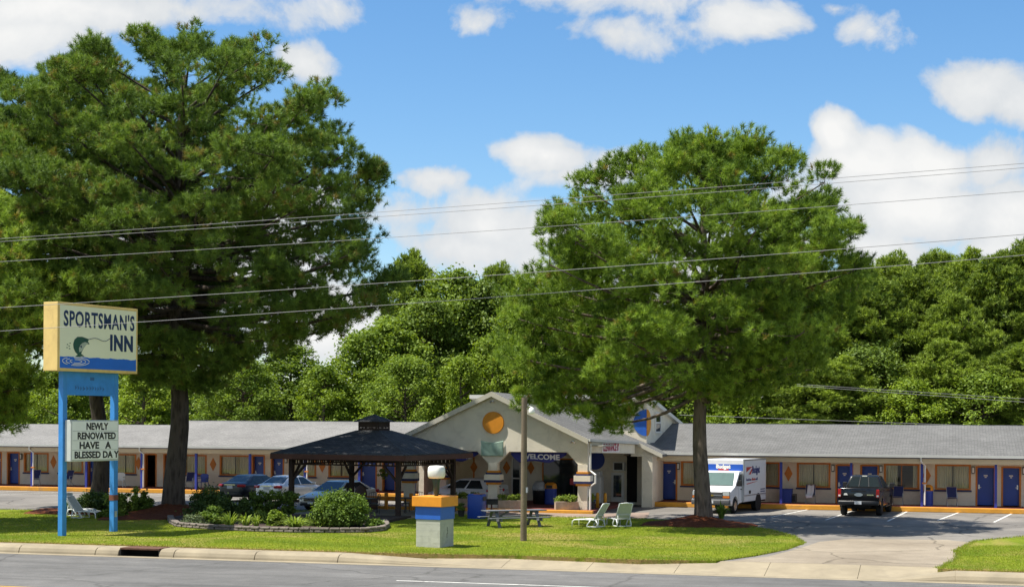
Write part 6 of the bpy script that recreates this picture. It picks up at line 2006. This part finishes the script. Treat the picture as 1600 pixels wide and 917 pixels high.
m = MB(); m.box(-.2,.2,-.1,.1,1.0,1.35); m.build('body', M('red_paint', (.45,.02,.03), .4), fe, bevel=.03); m = MB(); m.cyl((0,0,0),(0,0,1.0),.03,n=8); m.build('post', DARKMETAL, fe)
# white stacked porch chair
def resin_chair(name, label, loc, rz, mat, group, cat='chair'):
    t = thing(name, label, cat, loc, rz, group)
    m = MB(); m.box(-.25,.25,-.24,.22,.40,.43); m.build('seat', mat, t, bevel=.01)
    m = MB(); m.prism([(-.25,.43),(-.27,.85),(-.15,.92),(.15,.92),(.27,.85),(.25,.43)], 'y', .20, .225); m.build('backrest', mat, t, bevel=.01)
    for x in (-.24, .24):
        m = MB(); m.tube([(x*1.1,-.24,.40),(x*1.12,-.26,.63),(x*1.12,.22,.66)], .022, 6); m.build('armrest', mat, t)
        for y in (-.22, .22):
            m = MB(); m.tube([(x,y,.41),(x*1.12,y*1.15,0)], .022, 6); m.build('leg', mat, t)
    return t
resin_chair('porch_chair', 'white plastic chair in the porch left of the glazed door', (XY(787, 84.5), 84.5, .15), .3, PLASTICWHITE, None)
resin_chair('porch_chair', 'white plastic chair outside the left wing, seen past the right sign post', (XY(188, 90.6), 90.6, FZ), .2, PLASTICWHITE, None)

# folding chairs in front of the rooms
NAVYSLING = M('navy_webbing', (.012,.018,.10), .7, var=.15)
def folding(label, loc, rz, first=[None]):
    if first[0] is not None: return dup(first[0], loc, rz, label)
    t = thing('folding_chair', label, 'folding chair', loc, rz, 'folding chairs outside the rooms')
    first[0] = t
    f = MB()
    for s in (-.25, .25):
        f.tube([(s,-.26,0),(s,.0,.42),(s,.24,1.0)], .014, 6); f.tube([(s*1.02,.26,0),(s*1.02,-.24,.42)], .014, 6)
        f.tube([(s*1.06,-.24,.42),(s*1.06,-.2,.64),(s*1.06,.16,.64)], .013, 6)
    f.tube([(-.25,.24,1.0),(.25,.24,1.0)], .014, 6); f.tube([(-.25,-.26,.02),(.25,-.26,.02)], .013, 6); f.tube([(-.25,.26,.02),(.25,.26,.02)], .013, 6)
    f.build('frame', GALV, t)
    m = MB(); m.prism([(-.24,.40),(.06,.42),(.06,.43),(-.24,.41)], 'x', -.24, .24); m.build('seat', NAVYSLING, t)
    m = MB(); m.prism([(.02,.45),(.23,.99),(.215,.99),(.005,.45)], 'x', -.24, .24); m.build('backrest', NAVYSLING, t)
    return t
folding('navy folding chair under the window between the downspout and blue door pair', (XY(1488, 86.55), 86.55, FZ), .1)
folding('navy folding chair under the window with parted curtains, beside the pickup', (XY(1404, 86.6), 86.6, FZ), -.1)
fc = folding('folding chair with a white towel over it, under the curtained window', (XY(1267, 86.6), 86.6, FZ), .0)
folding('blue folding chair outside the far left window, by its post', (XY(57, 90.8), 90.8, FZ), .3)
folding('blue folding chair seen just right of the left sign post', (XY(108, 90.8), 90.8, FZ), -.2)
folding('blue folding chair beside the huge pine trunk, in front of a curtained window', (XY(297, 90.8), 90.8, FZ), .1)
m = MB(); xs = 9; zs = 9; vs = []
for j in range(zs+1):
    for i in range(xs+1):
        u_, w_ = i/xs, j/zs
        # hangs over the backrest and down across the seat front
        path = [(.30,.72),(.27,1.03),(.10,.82),(-.02,.50),(-.22,.46),(-.31,.30)]
        k = w_*(len(path)-1); a_ = int(min(k, len(path)-2)); fr_ = k-a_
        y_ = path[a_][0]*(1-fr_)+path[a_+1][0]*fr_; z_ = path[a_][1]*(1-fr_)+path[a_+1][1]*fr_
        vs.append((-.20+.36*u_ + .03*math.sin(5*w_), y_-.02-.015*math.sin(9*u_), z_+.012+.012*math.sin(7*u_+3*w_)))
m.add(vs, [(j*(xs+1)+i, j*(xs+1)+i+1, (j+1)*(xs+1)+i+1, (j+1)*(xs+1)+i) for j in range(zs) for i in range(xs)])
tw_ = m.build('towel', M('white_towel', (.74,.73,.76), .9, var=.05), smooth=True); tw_.location = fc.location
so = tw_.modifiers.new('s', 'SOLIDIFY'); so.thickness = .01
prop(tw_, 'white towel hung over a folding chair outside the right wing', 'towel')
bn = (XY(1229.5, 86.9), 86.9)
bt = thing('storage_tub', 'square dark blue tub beside the post under the orange diamond', 'tub', (*bn, FZ))
m = MB(); m.prism([(-.28,0),(.28,0),(.32,.72),(-.32,.72)], 'y', -.28, .28); m.build('body', BLUE, bt, bevel=.02)
m = MB(); m.box(-.345,.345,-.31,.31,.72,.76); m.build('rim', BLUE, bt, bevel=.01)
bn = (XY(1241, 87.1), 87.1)
bt = thing('metal_crate', 'small grey metal box beside the blue tub', 'box', (*bn, FZ))
m = MB(); m.box(-.16,.16,-.16,.16,0,.48); m.build('body', M('dull_brown_metal', (.16,.14,.11), .7), bt, bevel=.01)
m = MB(); m.box(-.10,.10,-.17,-.161,.08,.40); m.build('panel', BLACK, bt)
bn = (XY(318, 90.7), 90.7)
resin_chair('side_chair', 'blue plastic chair under the curtained window just right of the huge pine trunk', (bn[0], bn[1], FZ), 0, BLUE, None)
# hanging flower basket at the door behind the gazebo
hb = thing('hanging_basket', 'green hanging basket outside a blue door, seen through the gazebo', 'hanging basket', (XY(599, 90.3), 90.3, 1.35))
rng = np.random.default_rng(90); C = rng.normal(0, 1, (16, 3))*np.array([.16,.16,.14]); RR = rng.uniform(.09, .15, 16)
v_, var = clump_leaves(rng, C, RR, 60, .04, np.clip(rng.beta(2,2,16)*.8, 0, 1)); numpy_mesh('foliage', v_, 4, BUSH, hb, var)
m = MB(); m.tube([(0,0,.05),(0,0,1.10)], .008, 5); m.lathe([(.02,-.2),(.17,-.10),(.19,.02)], 12); m.build('basket', DARKMETAL, hb)
